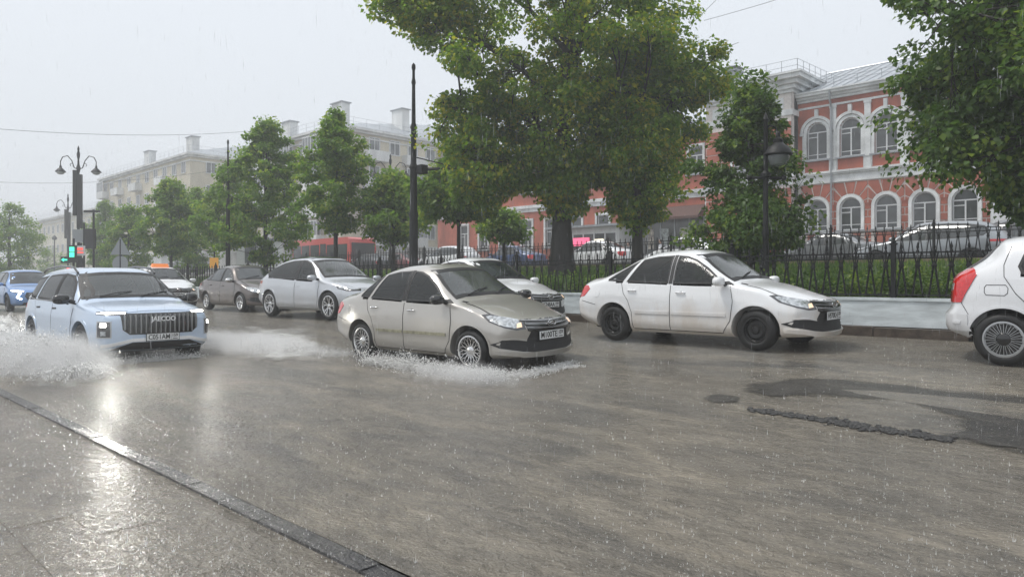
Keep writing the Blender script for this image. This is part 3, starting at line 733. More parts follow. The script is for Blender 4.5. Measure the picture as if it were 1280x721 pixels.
    for k in range(n):
        y = -.575 + 1.15 * k / (n - 1); z0 = .60 if abs(y) < .5 else .66; p0, _ = car.ray('F', y, .75)
        b = MB(); b.add([(p0.x + .004, y - .010, z0), (p0.x + .004, y + .010, z0), (p0.x + .004, y + .012, .905), (p0.x + .004, y - .012, .905), (p0.x + .038, y - .004, z0), (p0.x + .038, y + .004, z0), (p0.x + .038, y + .007, .905), (p0.x + .038, y - .007, .905)], [(0, 1, 5, 4), (1, 2, 6, 5), (2, 3, 7, 6), (3, 0, 4, 7), (4, 5, 6, 7)])
        b.build('grille_slat', M_silver, gr)
    text_obj('JAECOO', .11, M_white_t, gr, (2.41 + .046, 0, .825), (PI / 2, 0, PI / 2), width=.40, bold=.003, extrude=.004)
    lo = car.patch('lower_grille', [(-.60, .40), (-.46, .45), (.46, .45), (.60, .40), (.78, .33), (-.78, .33)], 'F', .005, M_plastic, sub=.06)
    car.strip('bumper_lip', [(-.86, .40), (-.62, .45), (-.46, .49), (.46, .49), (.62, .45), (.86, .40)], .05, 'F', .014, M_white_t)
    for sd in (-1, 1): car.strip('side_molding', [(-.9, .30), (.9, .30)], .07, 'R' if sd < 0 else 'L', .012, M_plastic)
    plate(car, 'C051AM', '159', 2.4, .525, w=.52)
    wiper(car, [((-.55, 1.165), (.0, 1.26)), ((.1, 1.165), (.65, 1.25))])
    wheels(car, 'suv', steer=.03); car.finish(pm); interior(car, 1.15, -1.6, .58, .72)
    b = MB(); b.bb(-2, 1.9, -.65, .65, .28, .32); b.build('underbody', M_well, root)
    return root

# --- coupe-roofed silver suv, also base for the blue one
COUPE = dict(xf=2.38, xr=-2.40, wb=2.80, R=.365, Ra=.41, kf=.36, kr=.28, taper=.27, round=.08, rcurve=-1.0, wid_max=.95, lip=.04, lip_off=.010,
    wid=[(-2.40, .80), (-2.0, .90), (-1.4, .95), (0, .94), (1.4, .95), (2.0, .88), (2.38, .78)],
    low=[(-2.40, .40), (-2.0, .26), (-1.2, .23), (1.2, .23), (2.0, .24), (2.38, .28)],
    belt=[(-2.40, 1.0), (-1.6, 1.08), (0, 1.0), (.9, .96), (1.5, .90), (2.0, .84), (2.38, .74)],
    top=[(-2.40, 1.08), (-2.2, 1.17), (-1.8, 1.34), (-1.3, 1.53), (-.8, 1.63), (-.2, 1.665), (.2, 1.62), (.6, 1.43), (1.1, 1.10), (1.25, 1.045), (1.6, .995), (2.0, .93), (2.25, .85), (2.38, .78)],
    fprof=[(.2, .2), (.3, .03), (.5, .0), (.7, .02), (.8, .07), (1.0, .2)], rprof=[(.3, .1), (.5, .0), (.9, .04), (1.1, .08), (1.5, .2), (1.7, .3)])
BLUE = dict(COUPE, top=[(-2.40, 1.1), (-2.25, 1.3), (-2.0, 1.5), (-1.5, 1.62), (-.8, 1.66), (-.2, 1.665), (.2, 1.62), (.6, 1.43), (1.1, 1.10), (1.25, 1.045), (1.6, .995), (2.0, .93), (2.25, .85), (2.38, .78)])

def coupe_suv(name, sp, pm, roof_m, wheel, kind):
    root = empty(name); car = Car(dict(sp, open=(kind == 'silver')), root, .045); car.pm = pm; cut = kind == 'silver'
    gm = M_glass if cut else M_pane
    def side(sd, v):
        fd = car.patch('door', [(-.12, .965), (-.12, .30), (.88, .30), (.95, .5), (.98, .92)], v, .004, pm)
        rd = car.patch('door', [(-.14, .965), (-.14, .30), (-.95, .30), (-1.0, .55), (-1.1, .76), (-1.22, 1.0)], v, .004, pm)
        g = MB(); car.strip('', [(-.13, .30), (-.13, .97)], .007, v, .0045, M_gap, mb=g); car.strip('', [(.887, .30), (.957, .5), (.987, .93)], .007, v, .003, M_gap, mb=g); g.build('panel_gap', M_gap, root)['kind'] = 'stuff'
        for d, x in ((fd, .0), (rd, -.92)): car.strip('handle', [(x - .1, .86), (x + .1, .865)], .025, v, .012, pm, d)
        car.glass('side_window', [(.86, 1.03), (.66, 1.19), (.46, 1.35), (.22, 1.49), (.0, 1.55), (-.10, 1.555), (-.10, 1.03)], v, gm, .03)
        rw = [(-.19, 1.035), (-.19, 1.555), (-.6, 1.55), (-1.0, 1.49), (-1.35, 1.36), (-1.62, 1.22), (-1.5, 1.13), (-1.2, 1.07)] if cut else [(-.19, 1.035), (-.19, 1.555), (-.7, 1.56), (-1.2, 1.53), (-1.7, 1.44), (-1.85, 1.28), (-1.7, 1.12), (-1.2, 1.07)]
        car.glass('side_window', rw, v, M_glass_dark if cut else M_pane, .03)
        car.strip('door_pillar', [(-.145, 1.03), (-.145, 1.56)], .07, v, .006, M_plastic)
        mirror_part(car, sd, (.87, 1.05, 1.08), (.085, .125, .07), pm)
        w = D45 * -sd
        hp = car.e_pts(w, [(2.2, sd * .50, .80), (2.2, sd * .50, .75), (2.05, sd * .78, .74), (1.75, sd * .88, .80), (1.70, sd * .89, .86), (1.95, sd * .82, .84)])
        h = car.patch('headlight', hp, w, .007, M_lens_dark, sub=.06); c = (sum(p[0] for p in hp) / 6, sum(p[1] for p in hp) / 6)
        car.patch('running_lamp', [(c[0] + (a - c[0]) * .85, c[1] + .012 + (b - c[1]) * .5) for a, b in hp], w, .012, M_lamp_on if kind == 'blue' else M_lens, h, sub=.06)
        if kind == 'blue':
            for (a, b) in (((2.25, .66, .74), (2.18, .76, .58)), ((2.18, .76, .58), (2.25, .60, .50))):
                q = car.e_pts(w, [(a[0], sd * a[1], a[2]), (b[0], sd * b[1], b[2])]); car.strip('running_lamp', q, .045, w, .014, M_lamp_hot)
        else:
            car.patch('air_intake', car.e_pts(w, [(2.2, sd * .66, .58), (2.2, sd * .64, .36), (2.0, sd * .84, .38), (2.05, sd * .82, .56)]), w, .008, M_plastic)
        car.strip('side_molding', [(-.95, .285), (.93, .285)], .05, v, .012, M_silver if cut else M_plastic)
        car.patch('tail_light', car.e_pts(PI + sd * math.radians(35), [(-2.2, sd * .5, 1.0), (-2.2, sd * .5, .93), (-1.95, sd * .92, .93), (-1.95, sd * .9, 1.0)]), PI + sd * math.radians(35), .006, M_red_lens)
    sym(side)
    car.glass('windscreen', [(-.74, 1.08), (-.5, 1.10), (0, 1.115), (.5, 1.10), (.74, 1.08), (.66, 1.33), (.585, 1.535), (.3, 1.57), (0, 1.58), (-.3, 1.57), (-.585, 1.535), (-.66, 1.33)], 'F', (M_wind if cut else M_pane), .045)
    if roof_m: car.patch('roof_panel', [(.12, -.52), (.2, -.3), (.22, 0), (.2, .3), (.12, .52), (-.6, .53), (-1.25, .47), (-1.25, -.47), (-.6, -.53)], 'T', .007, roof_m, sub=.06)
    car.patch('bonnet', [(1.28, -.72), (1.28, .72), (1.8, .70), (2.1, .60), (2.24, .3), (2.27, 0), (2.24, -.3), (2.1, -.60), (1.8, -.70)], 'T', .007, pm, sub=.06)
    gr = car.patch('grille', [(-.46, .76), (-.52, .62), (-.40, .42), (.40, .42), (.52, .62), (.46, .76)], 'F', .006, M_blackgloss, sub=.06)
    for zz in (.48, .54, .60, .66, .72): car.strip('grille_bar', [(-.4, zz), (0, zz), (.4, zz)], .01, 'F', .014, M_silver, gr)
    car.patch('lower_grille', [(-.55, .38), (.55, .38), (.6, .29), (-.6, .29)], 'F', .006, M_plastic)
    plate(car, 'E713OK', '159', 2.4, .50) if False else None
    wheels(car, wheel); car.finish(pm)
    if cut: interior(car, 1.1, -1.5, .55, .68)
    b = MB(); b.bb(-2, 1.9, -.65, .65, .26, .30); b.build('underbody', M_well, root)
    return root

# --- white hatchback cut by the right edge
HATCH = dict(xf=2.06, xr=-2.02, wb=2.588, R=.315, Ra=.372, kf=.3, kr=.22, taper=.25, round=.06, rcurve=-1.2, wid_max=.865, lip=.03, lip_off=.008,
    wid=[(-2.02, .76), (-1.7, .83), (-1.29, .865), (0, .865), (1.29, .865), (1.75, .81), (2.06, .74)],
    low=[(-2.02, .38), (-1.75, .29), (-1, .24), (1, .24), (1.7, .24), (2.06, .26)],
    belt=[(-2.02, 1.0), (-1.5, 1.07), (-1.2, 1.06), (0, 1.0), (.8, .97), (1.4, .89), (1.8, .80), (2.06, .72)],
    top=[(-2.02, 1.08), (-1.93, 1.17), (-1.80, 1.29), (-1.62, 1.44), (-1.45, 1.53), (-1.0, 1.575), (-.3, 1.60), (.05, 1.585), (.35, 1.50), (.7, 1.28), (1.05, 1.05), (1.2, 1.0), (1.6, .94), (1.9, .86), (2.06, .76)],
    fprof=[(.2, .16), (.3, .02), (.5, .0), (.7, .04), (.9, .2)], rprof=[(.25, .12), (.38, .02), (.6, .0), (.68, .05), (.9, .07), (1.1, .10), (1.3, .18), (1.5, .22)])

def hatchback(pm, name='hatchback_car'):
    root = empty(name); car = Car(HATCH, root, .035); car.pm = pm
    def side(sd, v):
        fd = car.patch('door', [(-.12, .985), (-.12, .30), (.78, .30), (.90, .5), (.90, .955)], v, .004, pm)
        rd = car.patch('door', [(-.14, .985), (-.14, .30), (-.83, .30), (-.88, .48), (-.98, .66), (-1.16, .86), (-1.26, 1.035)], v, .004, pm)
        g = MB(); car.strip('', [(-.13, .30), (-.13, .99)], .007, v, .0045, M_gap, mb=g); car.strip('', [(-.84, .30), (-.89, .48), (-.99, .66), (-1.17, .86), (-1.29, 1.06), (-1.30, 1.2), (-1.24, 1.42)], .007, v, .003, M_gap, mb=g)
        car.strip('', [(-1.66, .60), (-1.73, .72), (-1.76, .78)], .006, v, .003, M_gap, mb=g)
        q = [(-1.37 + x, .90 + z) for x, z in ((-.10, -.06), (-.12, -.03), (-.12, .03), (-.10, .06), (.10, .06), (.125, .02), (.12, -.04), (.09, -.065), (-.10, -.06))]
        if sd < 0: car.strip('', q, .007, v, .003, M_gap, mb=g)
        g.build('panel_gap', M_gap, root)['kind'] = 'stuff'
        for d, x in ((fd, .0), (rd, -.93)): handle(car, d, v, x, .90, M_plastic)
        car.glass('side_window', [(.84, 1.03), (.60, 1.23), (.40, 1.38), (.20, 1.475), (.0, 1.49), (-.10, 1.49), (-.10, 1.035)], v, M_glass_dark, .03)
        car.glass('side_window', [(-.19, 1.04), (-.19, 1.49), (-.6, 1.48), (-.98, 1.44), (-1.10, 1.36), (-1.16, 1.18), (-1.12, 1.09), (-1.0, 1.065)], v, M_glass_dark, .03)
        w2 = math.radians(180) + sd * math.radians(48)
        tp = car.e_pts(w2, [(-1.92, sd * .60, 1.10), (-1.99, sd * .60, .84), (-1.99, sd * .62, .74), (-1.80, sd * .84, .745), (-1.74, sd * .85, .90), (-1.66, sd * .845, 1.08), (-1.72, sd * .82, 1.14), (-1.79, sd * .78, 1.17)])
        t = car.patch('tail_light', tp, w2, .012, M_red_lens, sub=.05)
        car.patch('lamp_lens', car.e_pts(w2, [(-1.96, sd * .66, .98), (-1.97, sd * .66, .88), (-1.9, sd * .74, .90), (-1.9, sd * .74, .98)]), w2, .016, M_lens, t)
        car.patch('mud_flap', [(-1.70, .44), (-1.62, .44), (-1.60, .24), (-1.69, .22)], v, .0, M_plastic, thick=.03)
        car.strip('bumper_line', [(-1.75, .50), (-1.9, .50)], .03, v, .012, pm)
        mirror_part(car, sd, (.84, .97, 1.07), (.075, .115, .07), pm)
        hp = car.e_pts(D45 * -sd, [(2.0, sd * .45, .82), (2.0, sd * .45, .70), (1.7, sd * .82, .74), (1.6, sd * .83, .86)])
        car.patch('headlight', hp, D45 * -sd, .006, M_lens)
    sym(side)
    car.glass('windscreen', [(-.70, 1.05), (0, 1.10), (.70, 1.05), (.56, 1.48), (0, 1.51), (-.56, 1.48)], 'F', M_wind, .04)
    car.patch('rear_window', [(-.55, 1.17), (.55, 1.17), (.48, 1.46), (-.48, 1.46)], 'B', .003, M_pane)
    car.patch('rear_bumper', [(-.80, .60), (.80, .60), (.80, .40), (-.80, .40)], 'B', .012, pm)
    wheels(car, 'cover'); car.finish(pm); interior(car, 1.0, -1.2, .48, .60)
    b = MB(); b.bb(-1.7, 1.6, -.6, .6, .25, .29); b.build('underbody', M_well, root)
    return root

P_white = paint('white_paint', (.80, .81, .82), 0, .35, .5, (.46, .34, .21))
P_white_clean = paint('clean_white_paint', (.78, .79, .80), 0, .3, .25)
P_beige = paint('beige_metallic', (.47, .45, .42), .45, .30, .15, (.30, .27, .20))
P_blueish = paint('pale_blue_paint', (.50, .60, .74), .1, .3, .15, (.4, .38, .34))
P_brown = paint('brown_metallic', (.12, .10, .09), .5, .32, .3, (.2, .16, .12))
P_silver = paint('silver_metallic', (.55, .57, .60), .45, .3, .25, (.4, .36, .3))
P_blue = paint('blue_paint', (.13, .27, .55), .2, .3, .2)
P_hatch = paint('greywhite_paint', (.74, .75, .77), 0, .3, .55, (.40, .38, .36))
M_mold_b = mat('beige_molding', (.36, .345, .25), .35, .2, noise_amt=.4, noise_scale=12)
M_roofblack = mat('black_roof', (.02, .022, .025), .12, 0, .6, 1)

# ------------------------------------------------------------------ ground materials
def wet_mat(name, base, base2, film, rough=.16, grain=.0, mud=(.27, .24, .195), flow=1.5, wave=1.0, specl=.5):
    """Soaked surface under a rippled sheet of rain water."""
    m = bpy.data.materials.new(name); m.use_nodes = True; t = m.node_tree; b = t.nodes['Principled BSDF']; K = t.links.new; N = t.nodes.new
    g = N('ShaderNodeNewGeometry'); P = g.outputs['Position']
    def nz(scale, st=None, det=5, rg=.6, dist=0.):
        src = P
        if st: mp = N('ShaderNodeMapping'); mp.inputs['Scale'].default_value = st; K(P, mp.inputs[0]); src = mp.outputs[0]
        n = N('ShaderNodeTexNoise'); n.inputs['Scale'].default_value = scale; n.inputs['Detail'].default_value = det; n.inputs['Roughness'].default_value = rg; n.inputs['Distortion'].default_value = dist; K(src, n.inputs['Vector']); return n.outputs[0]
    def ramp(v, a, bb, c0=(0, 0, 0), c1=(1, 1, 1)):
        r = N('ShaderNodeValToRGB'); r.color_ramp.elements[0].position = a; r.color_ramp.elements[1].position = bb; r.color_ramp.elements[0].color = (*c0, 1); r.color_ramp.elements[1].color = (*c1, 1); K(v, r.inputs[0]); return r.outputs[0]
    def mix(f, a, bb):
        x = N('ShaderNodeMix'); x.data_type = 'RGBA'
        if isinstance(f, float): x.inputs[0].default_value = f
        else: K(f, x.inputs[0])
        for i, v in ((6, a), (7, bb)):
            if isinstance(v, tuple): x.inputs[i].default_value = (*v, 1)
            else: K(v, x.inputs[i])
        return x.outputs[2]
    streak = ramp(nz(1.5, (.34, 1.0, 1.0), 10, .70, .8), .38, .64)
    fine = ramp(nz(38, None, 3), .3, .72, base2, base)
    col = mix(streak, fine, mud); col = mix(ramp(nz(.35, (.5, 1, 1)), .42, .62), col, mix(.55, mud, fine))
    chop = ramp(nz(7.5, (.55, 1, 1), 8, .75, .8), .36, .66, (.70, .70, .70), (1.22, 1.22, 1.22)); mm = N('ShaderNodeMix'); mm.data_type = 'RGBA'; mm.blend_type = 'MULTIPLY'; mm.inputs[0].default_value = 1; K(col, mm.inputs[6]); K(chop, mm.inputs[7]); col = mm.outputs[2]
    speck = ramp(nz(58, (.8, 1, 1), 3, .6, .3), .61, .72); sk = N('ShaderNodeMath'); sk.operation = 'MULTIPLY'; sk.inputs[1].default_value = .55; K(speck, sk.inputs[0]); col = mix(sk.outputs[0], col, (.52, .50, .46)); K(col, b.inputs['Base Color'])
    b.inputs['IOR'].default_value = 1.33; b.inputs['Specular IOR Level'].default_value = specl
    rr = N('ShaderNodeMapRange'); rr.inputs['To Min'].default_value = rough; rr.inputs['To Max'].default_value = rough + .16; K(nz(2.1, (.35, 1, 1)), rr.inputs[0]); K(rr.outputs[0], b.inputs['Roughness'])
    # water relief: running ripples, chop from the rain, fine pitting
    h = None; prev = None
    for sc, st, amt, dist in ((4.0, (.4, 1, 1), .030 * flow, 1.0), (14., (.75, 1, 1), .045 * wave, .8), (36., None, .030 * wave, .5), (110., None, .011 * wave + grain, 0)):
        n = nz(sc, st, 3, .55, dist); mu = N('ShaderNodeMath'); mu.operation = 'MULTIPLY_ADD'; mu.inputs[1].default_value = amt; K(n, mu.inputs[0])
        if prev is not None: K(prev, mu.inputs[2])
        else: mu.inputs[2].default_value = 0
        prev = mu.outputs[0]
    # rings where drops land
    v = N('ShaderNodeTexVoronoi'); v.inputs['Scale'].default_value = 7.5; v.inputs['Randomness'].default_value = 1; K(P, v.inputs['Vector'])
    si = N('ShaderNodeMath'); si.operation = 'MULTIPLY'; si.inputs[1].default_value = 95; K(v.outputs['Distance'], si.inputs[0])
    sn = N('ShaderNodeMath'); sn.operation = 'SINE'; K(si.outputs[0], sn.inputs[0]); at_ = ramp(v.outputs['Distance'], .05, .42, (1, 1, 1), (0, 0, 0))
    m1 = N('ShaderNodeMath'); m1.operation = 'MULTIPLY'; K(sn.outputs[0], m1.inputs[0]); K(at_, m1.inputs[1])
    m2 = N('ShaderNodeMath'); m2.operation = 'MULTIPLY_ADD'; m2.inputs[1].default_value = .0012 * wave; K(m1.outputs[0], m2.inputs[0]); K(prev, m2.inputs[2])
    bp = N('ShaderNodeBump'); bp.inputs['Strength'].default_value = film; bp.inputs['Distance'].default_value = 1.0; K(m2.outputs[0], bp.inputs['Height']); K(bp.outputs[0], b.inputs['Normal'])
    MATS[name] = m
    return m

M_road = wet_mat('wet_asphalt', (.16, .15, .135), (.10, .095, .085), 1.0, .05, .001, (.30, .265, .21))
M_side = wet_mat('wet_paving', (.19, .172, .148), (.13, .118, .10), 1.0, .05, 0, (.28, .25, .20), 1.3, 1.0)
M_kerb = wet_mat('wet_granite', (.085, .085, .09), (.055, .055, .06), .9, .12, .001, (.12, .115, .105), .8)
M_darkstone = mat('dark_stone', (.085, .065, .05), .45, noise_amt=.5, noise_scale=5, bump=.4, bump_scale=40)
M_whitewash = mat('pale_painted_concrete', (.66, .72, .74), .45, noise_amt=.30, noise_scale=2.5, bump=.15, bump_scale=30, stretch=(.6, 1, 3))
M_patch = wet_mat('broken_asphalt', (.06, .058, .055), (.03, .029, .028), .9, .15, .008, (.11, .10, .085), 1.0, 1.0)
M_soil = mat('wet_soil', (.06, .05, .035), .8, noise_amt=.4, bump=.5, bump_scale=20)
M_grass_g = mat('lawn_ground', (.065, .09, .03), .9, color2=(.04, .04, .022), noise_scale=2.2, bump=.6, bump_scale=60)
M_far = wet_mat('far_road_asphalt', (.08, .078, .075), (.05, .05, .05), .5, .25, .001, (.14, .13, .11))
M_path = mat('path_edge_stone', (.30, .22, .16), .6, noise_amt=.3, noise_scale=8)

GZ = curve([(-60, -.30), (1.9, -.33), (2.4, -.36), (4.5, -.34), (6.5, -.27), (8.5, -.13), (10.5, -.01), (12.6, .06), (12.8, .06)])
def heightfield(name, x0, x1, ys, zf, m, nx, kind='structure', wob=0.0):
    xs = np.linspace(x0, x1, nx) if not isinstance(nx, (list, np.ndarray)) else np.array(nx)
    X, Y = np.meshgrid(xs, ys, indexing='ij'); Z = np.array([[zf(y) for y in ys]] * len(xs))
    if wob:
        for k in range(10):
            a = RNG.uniform(.3, 1.6); p = RNG.uniform(0, 6.3); q = RNG.uniform(.8, 3.5); Z = Z + wob * np.sin(X * a * .7 + Y * q + p) / 4
    n1 = len(ys); V = np.stack([X, Y, Z], -1).reshape(-1, 3); i = np.arange(len(xs) - 1)[:, None] * n1 + np.arange(n1 - 1)[None]
    F = np.stack([i, i + n1, i + n1 + 1, i + 1], -1).reshape(-1, 4)
    o = bpy.data.objects.new(name, np_mesh(name, V, F, m, True)); link(o); o['kind'] = kind; return o
XS = np.concatenate([np.linspace(-420, -40, 60), np.linspace(-39, 14, 260), np.linspace(15, 150, 30)])
heightfield('road', 0, 0, np.linspace(2.013, 12.8, 90), GZ, M_road, XS, wob=.008)
E0 = -46.0     # the boulevard ends here, at the crossing
def block(name, x0, x1, y0, y1, z0, z1, m, kind='structure'):
    o = MB().bb(x0, x1, y0, y1, z0, z1).build(name, m); o['kind'] = kind; return o

# pavement: a bedding sheet with slabs and a granite kerb of single stones
block('pavement', -60, 30, -30, 1.893, -1.0, -.345, M_side)
pav = bpy.data.objects['pavement']
slab = MB(); slab.bb(-.1485, .1485, -.1485, .1485, -.03, .004); slab_me = slab.mesh('paving_slab', M_side)
cells = []
for i in range(-44, 14):
    for j in range(0, 20):
        x, y = i * .3 + (.15 if j % 2 else 0), 1.65 - j * .3
        cells.append((x * FWD[0] + y * FWD[1], x, y))
cells = sorted(c for c in cells if c[0] > 1.2)[:300]
for d, x, y in cells:
    o = bpy.data.objects.new('paving_slab', slab_me); o.location = (x, y, -.342 + random.uniform(-.001, .001)); o.rotation_euler = (random.uniform(-.003, .003), random.uniform(-.003, .003), 0); link(o, pav)
kb = MB(); kb.bb(-.498, .498, .075, .20, -.4, 0); bm = bmesh.new(); km = kb.mesh('kerb_stone', M_kerb); bm.from_mesh(km); bmesh.ops.bevel(bm, geom=[e for e in bm.edges], offset=.006, segments=2, affect='EDGES'); bm.to_mesh(km); bm.free()
kerb_root = MB().bb(-60, 30, 1.80, 2.03, -1.0, -.40).build('kerb', M_kerb); kerb_root['kind'] = 'structure'
for i in range(-32, 8):
    o = bpy.data.objects.new('kerb_stone', km); o.location = (i * 1.0 - .3, 1.815, -.335 + random.uniform(-.002, .002)); o.rotation_euler = (0, 0, random.uniform(-.003, .003)); link(o, kerb_root)

# far side: dark stone kerb, pale base slabs
KY = 12.80
kz = MB().bb(E0, 60, KY, KY + .32, -.4, .20).build('boulevard_kerb', M_darkstone); kz['kind'] = 'structure'
ks = MB(); ks.bb(-.99, .99, -.02, .30, -.45, 0); ksm = ks.mesh('kerb_stone', M_darkstone)
for i in range(25):
    o = bpy.data.objects.new('kerb_stone', ksm); o.location = (E0 + 1 + i * 2.0, KY, .215 + random.uniform(-.006, .006)); link(o, kz)
wall = empty('low_wall'); tag(wall, 'low pale painted concrete wall under the near boulevard fence', 'wall')
MB().bb(E0, 60, KY + .27, KY + .62, -.2, .60).build('wall_core', M_darkstone, wall)
ws = MB(); ws.bb(-1.59, 1.59, -.03, .42, .225, .655); wsm = ws.mesh('wall_slab', M_whitewash); ws2 = MB(); ws2.bb(-1.60, 1.60, -.05, .44, .655, .70); wcm = ws2.mesh('coping_stone', M_whitewash)
for i in range(20):
    x = -5.25 + 3.2 * (3 - i) + 1.6
    for me in (wsm, wcm):
        o = bpy.data.objects.new(me.name.split('.')[0], me); o.location = (x, KY + .23, 0); link(o, wall)

LZ = curve([(13.4, .62), (16, .95), (20, 1.35), (23.6, 1.62), (24, 1.62)])
heightfield('lawn', E0, 60, np.linspace(KY + .4, 23.6, 30), LZ, M_grass_g, 160, wob=.03)
heightfield('far_road', -420, 150, np.linspace(23.9, 40.2, 14), curve([(23.9, 1.42), (30, 1.35), (40.2, 1.7)]), M_far, 60)
block('far_kerb', E0, 60, 23.6, 23.9, .2, 1.66, M_darkstone)
block('far_pavement', -590, 290, 40.0, 395, .8, 1.85, M_side)
block('ground', -600, 300, -200, 400, -3.0, -2.0, M_soil)
cr = heightfield('cross_road', -420, E0, np.linspace(12.8, 24.0, 10), curve([(12.8, .055), (18, .7), (24, 1.42)]), M_far, 60)
# path through the boulevard
MB().bb(E0 + 2, 58, 21.2, 21.35, 1.3, 1.56).build('path_kerb', M_path)['kind'] = 'structure'

# patched hole in the road, right
def blob(name, pts, m, z_off, n=60, jag=.05, thick=.012, parent=None):
    P = [Vector(p) for p in pts]; out = []
    for i in range(len(P)):
        a, b, c, d = P[i - 1], P[i], P[(i + 1) % len(P)], P[(i + 2) % len(P)]
        for k in range(8):
            t = k / 8; q = .5 * ((2 * b) + (c - a) * t + (2 * a - 5 * b + 4 * c - d) * t * t + (3 * b - a - 3 * c + d) * t ** 3)
            out.append((q.x + random.uniform(-jag, jag), q.y + random.uniform(-jag, jag)))
    bm = bmesh.new(); f = bm.faces.new([bm.verts.new((x, y, 0)) for x, y in out]); bmesh.ops.triangulate(bm, faces=[f])
    for ax in (0, 1):
        lo = min(p[ax] for p in out); hi = max(p[ax] for p in out); q = lo + .15
        while q < hi:
            bmesh.ops.bisect_plane(bm, geom=bm.verts[:] + bm.edges[:] + bm.faces[:], plane_co=(q, 0, 0) if ax == 0 else (0, q, 0), plane_no=(1, 0, 0) if ax == 0 else (0, 1, 0)); q += .15
    bound = [e for e in bm.edges if e.is_boundary]; low = {}
    for v in bm.verts: v.co.z = GZ(v.co.y) + z_off + .004 * math.sin(v.co.x * 9) * math.cos(v.co.y * 11)
    for e in bound:
        for v in e.verts:
            if v not in low: low[v] = bm.verts.new(v.co - Vector((0, 0, thick + .02)))
    for e in bound:
        a, b = e.verts; bm.faces.new((a, b, low[b], low[a]))
    bmesh.ops.recalc_face_normals(bm, faces=bm.faces)
    me = bpy.data.meshes.new(name); bm.to_mesh(me); bm.free(); me.materials.append(m); sharp(me, 40); o = bpy.data.objects.new(name, me); link(o, parent); return o

def gp(px, py, zoff=0.0):
    """Road point under a pixel."""
    k = (px - 640) / FOC; dx, dy = FWD[0] + k * RGT[0], FWD[1] + k * RGT[1]; d = 8.
    for _ in range(60): d = .5 * d + .5 * FOC * (CAM_Z - GZ(dy * d) - zoff) / max(2, py - HORIZON)
    return (dx * d, dy * d)
def edged_sheet(name, poly, m, z0=.006, h=0.0, step=.10, soft=.9, lo=-.45, hi=.72):
    """Sheet over a polygon (world x-y) on the road with an 'edge' attribute that lets its rim break up."""
    poly = [tuple(p) for p in poly]; x0, x1 = min(p[0] for p in poly), max(p[0] for p in poly); y0, y1 = min(p[1] for p in poly), max(p[1] for p in poly)
    xs = np.arange(x0, x1 + step, step); ys = np.arange(y0, y1 + step, step); V = []; idx = {}; att = []
    def dist(x, y):
        best = 9
        for i in range(len(poly)):
            a, b = Vector(poly[i - 1]), Vector(poly[i]); p = Vector((x, y)); t = max(0, min(1, (p - a).dot(b - a) / max(1e-6, (b - a).length_squared))); best = min(best, (p - a.lerp(b, t)).length)
        return best
    for i, x in enumerate(xs):
        for j, y in enumerate(ys):
            if inside(poly, x, y):
                dd = dist(x, y); idx[i, j] = len(V); nz = noise.fractal(Vector((x * 2.2, y * 3.5, .3)), 1., 2., 4); V.append((x, y, GZ(y) + z0 + h * smooth(0, .6, dd) * max(.1, 1 + 1.3 * nz))); att.append(lo + hi * smooth(0, soft, dd))
    F = [(idx[i, j], idx[i + 1, j], idx[i + 1, j + 1], idx[i, j + 1]) for (i, j) in idx if (i + 1, j) in idx and (i + 1, j + 1) in idx and (i, j + 1) in idx]
    me = np_mesh(name, np.array(V), np.array(F), m, True); at_ = me.attributes.new('edge', 'FLOAT', 'POINT'); at_.data.foreach_set('value', np.array(att, np.float32)); o = bpy.data.objects.new(name, me); link(o); return o
def ragged(m, scale, a, b):
    t = m.node_tree; K = t.links.new; N = t.nodes.new; g = N('ShaderNodeNewGeometry'); n = N('ShaderNodeTexNoise'); n.inputs['Scale'].default_value = scale; n.inputs['Detail'].default_value = 9; n.inputs['Roughness'].default_value = .7; mp = N('ShaderNodeMapping'); mp.inputs['Scale'].default_value = (.5, 1, 1); K(g.outputs['Position'], mp.inputs[0]); K(mp.outputs[0], n.inputs['Vector'])
    at_ = N('ShaderNodeAttribute'); at_.attribute_name = 'edge'; ad = N('ShaderNodeMath'); ad.operation = 'ADD'; K(n.outputs[0], ad.inputs[0]); K(at_.outputs['Fac'], ad.inputs[1]); r = N('ShaderNodeMapRange'); r.inputs['From Min'].default_value = a; r.inputs['From Max'].default_value = b; K(ad.outputs[0], r.inputs[0]); K(r.outputs[0], t.nodes['Principled BSDF'].inputs['Alpha'])
ragged(M_patch, 2.0, .38, .52)
for q, sf in ((((905, 480), (960, 468), (1040, 468), (1120, 474), (1200, 482), (1320, 494), (1420, 510), (1420, 610), (1290, 578), (1200, 556), (1130, 544), (1165, 528), (1110, 508), (1020, 500), (975, 508), (925, 500)), .7), (((865, 498), (895, 490), (936, 496), (930, 506), (885, 505)), .25), (((930, 508), (985, 512), (1060, 523), (1140, 536), (1200, 548), (1190, 556), (1100, 544), (1000, 526), (935, 517)), .3)):
    o = edged_sheet('asphalt_patch', [gp(*p) for p in q], M_patch, .005 + .001 * sf, 0, .07, sf, -.25, .5); o['kind'] = 'structure'
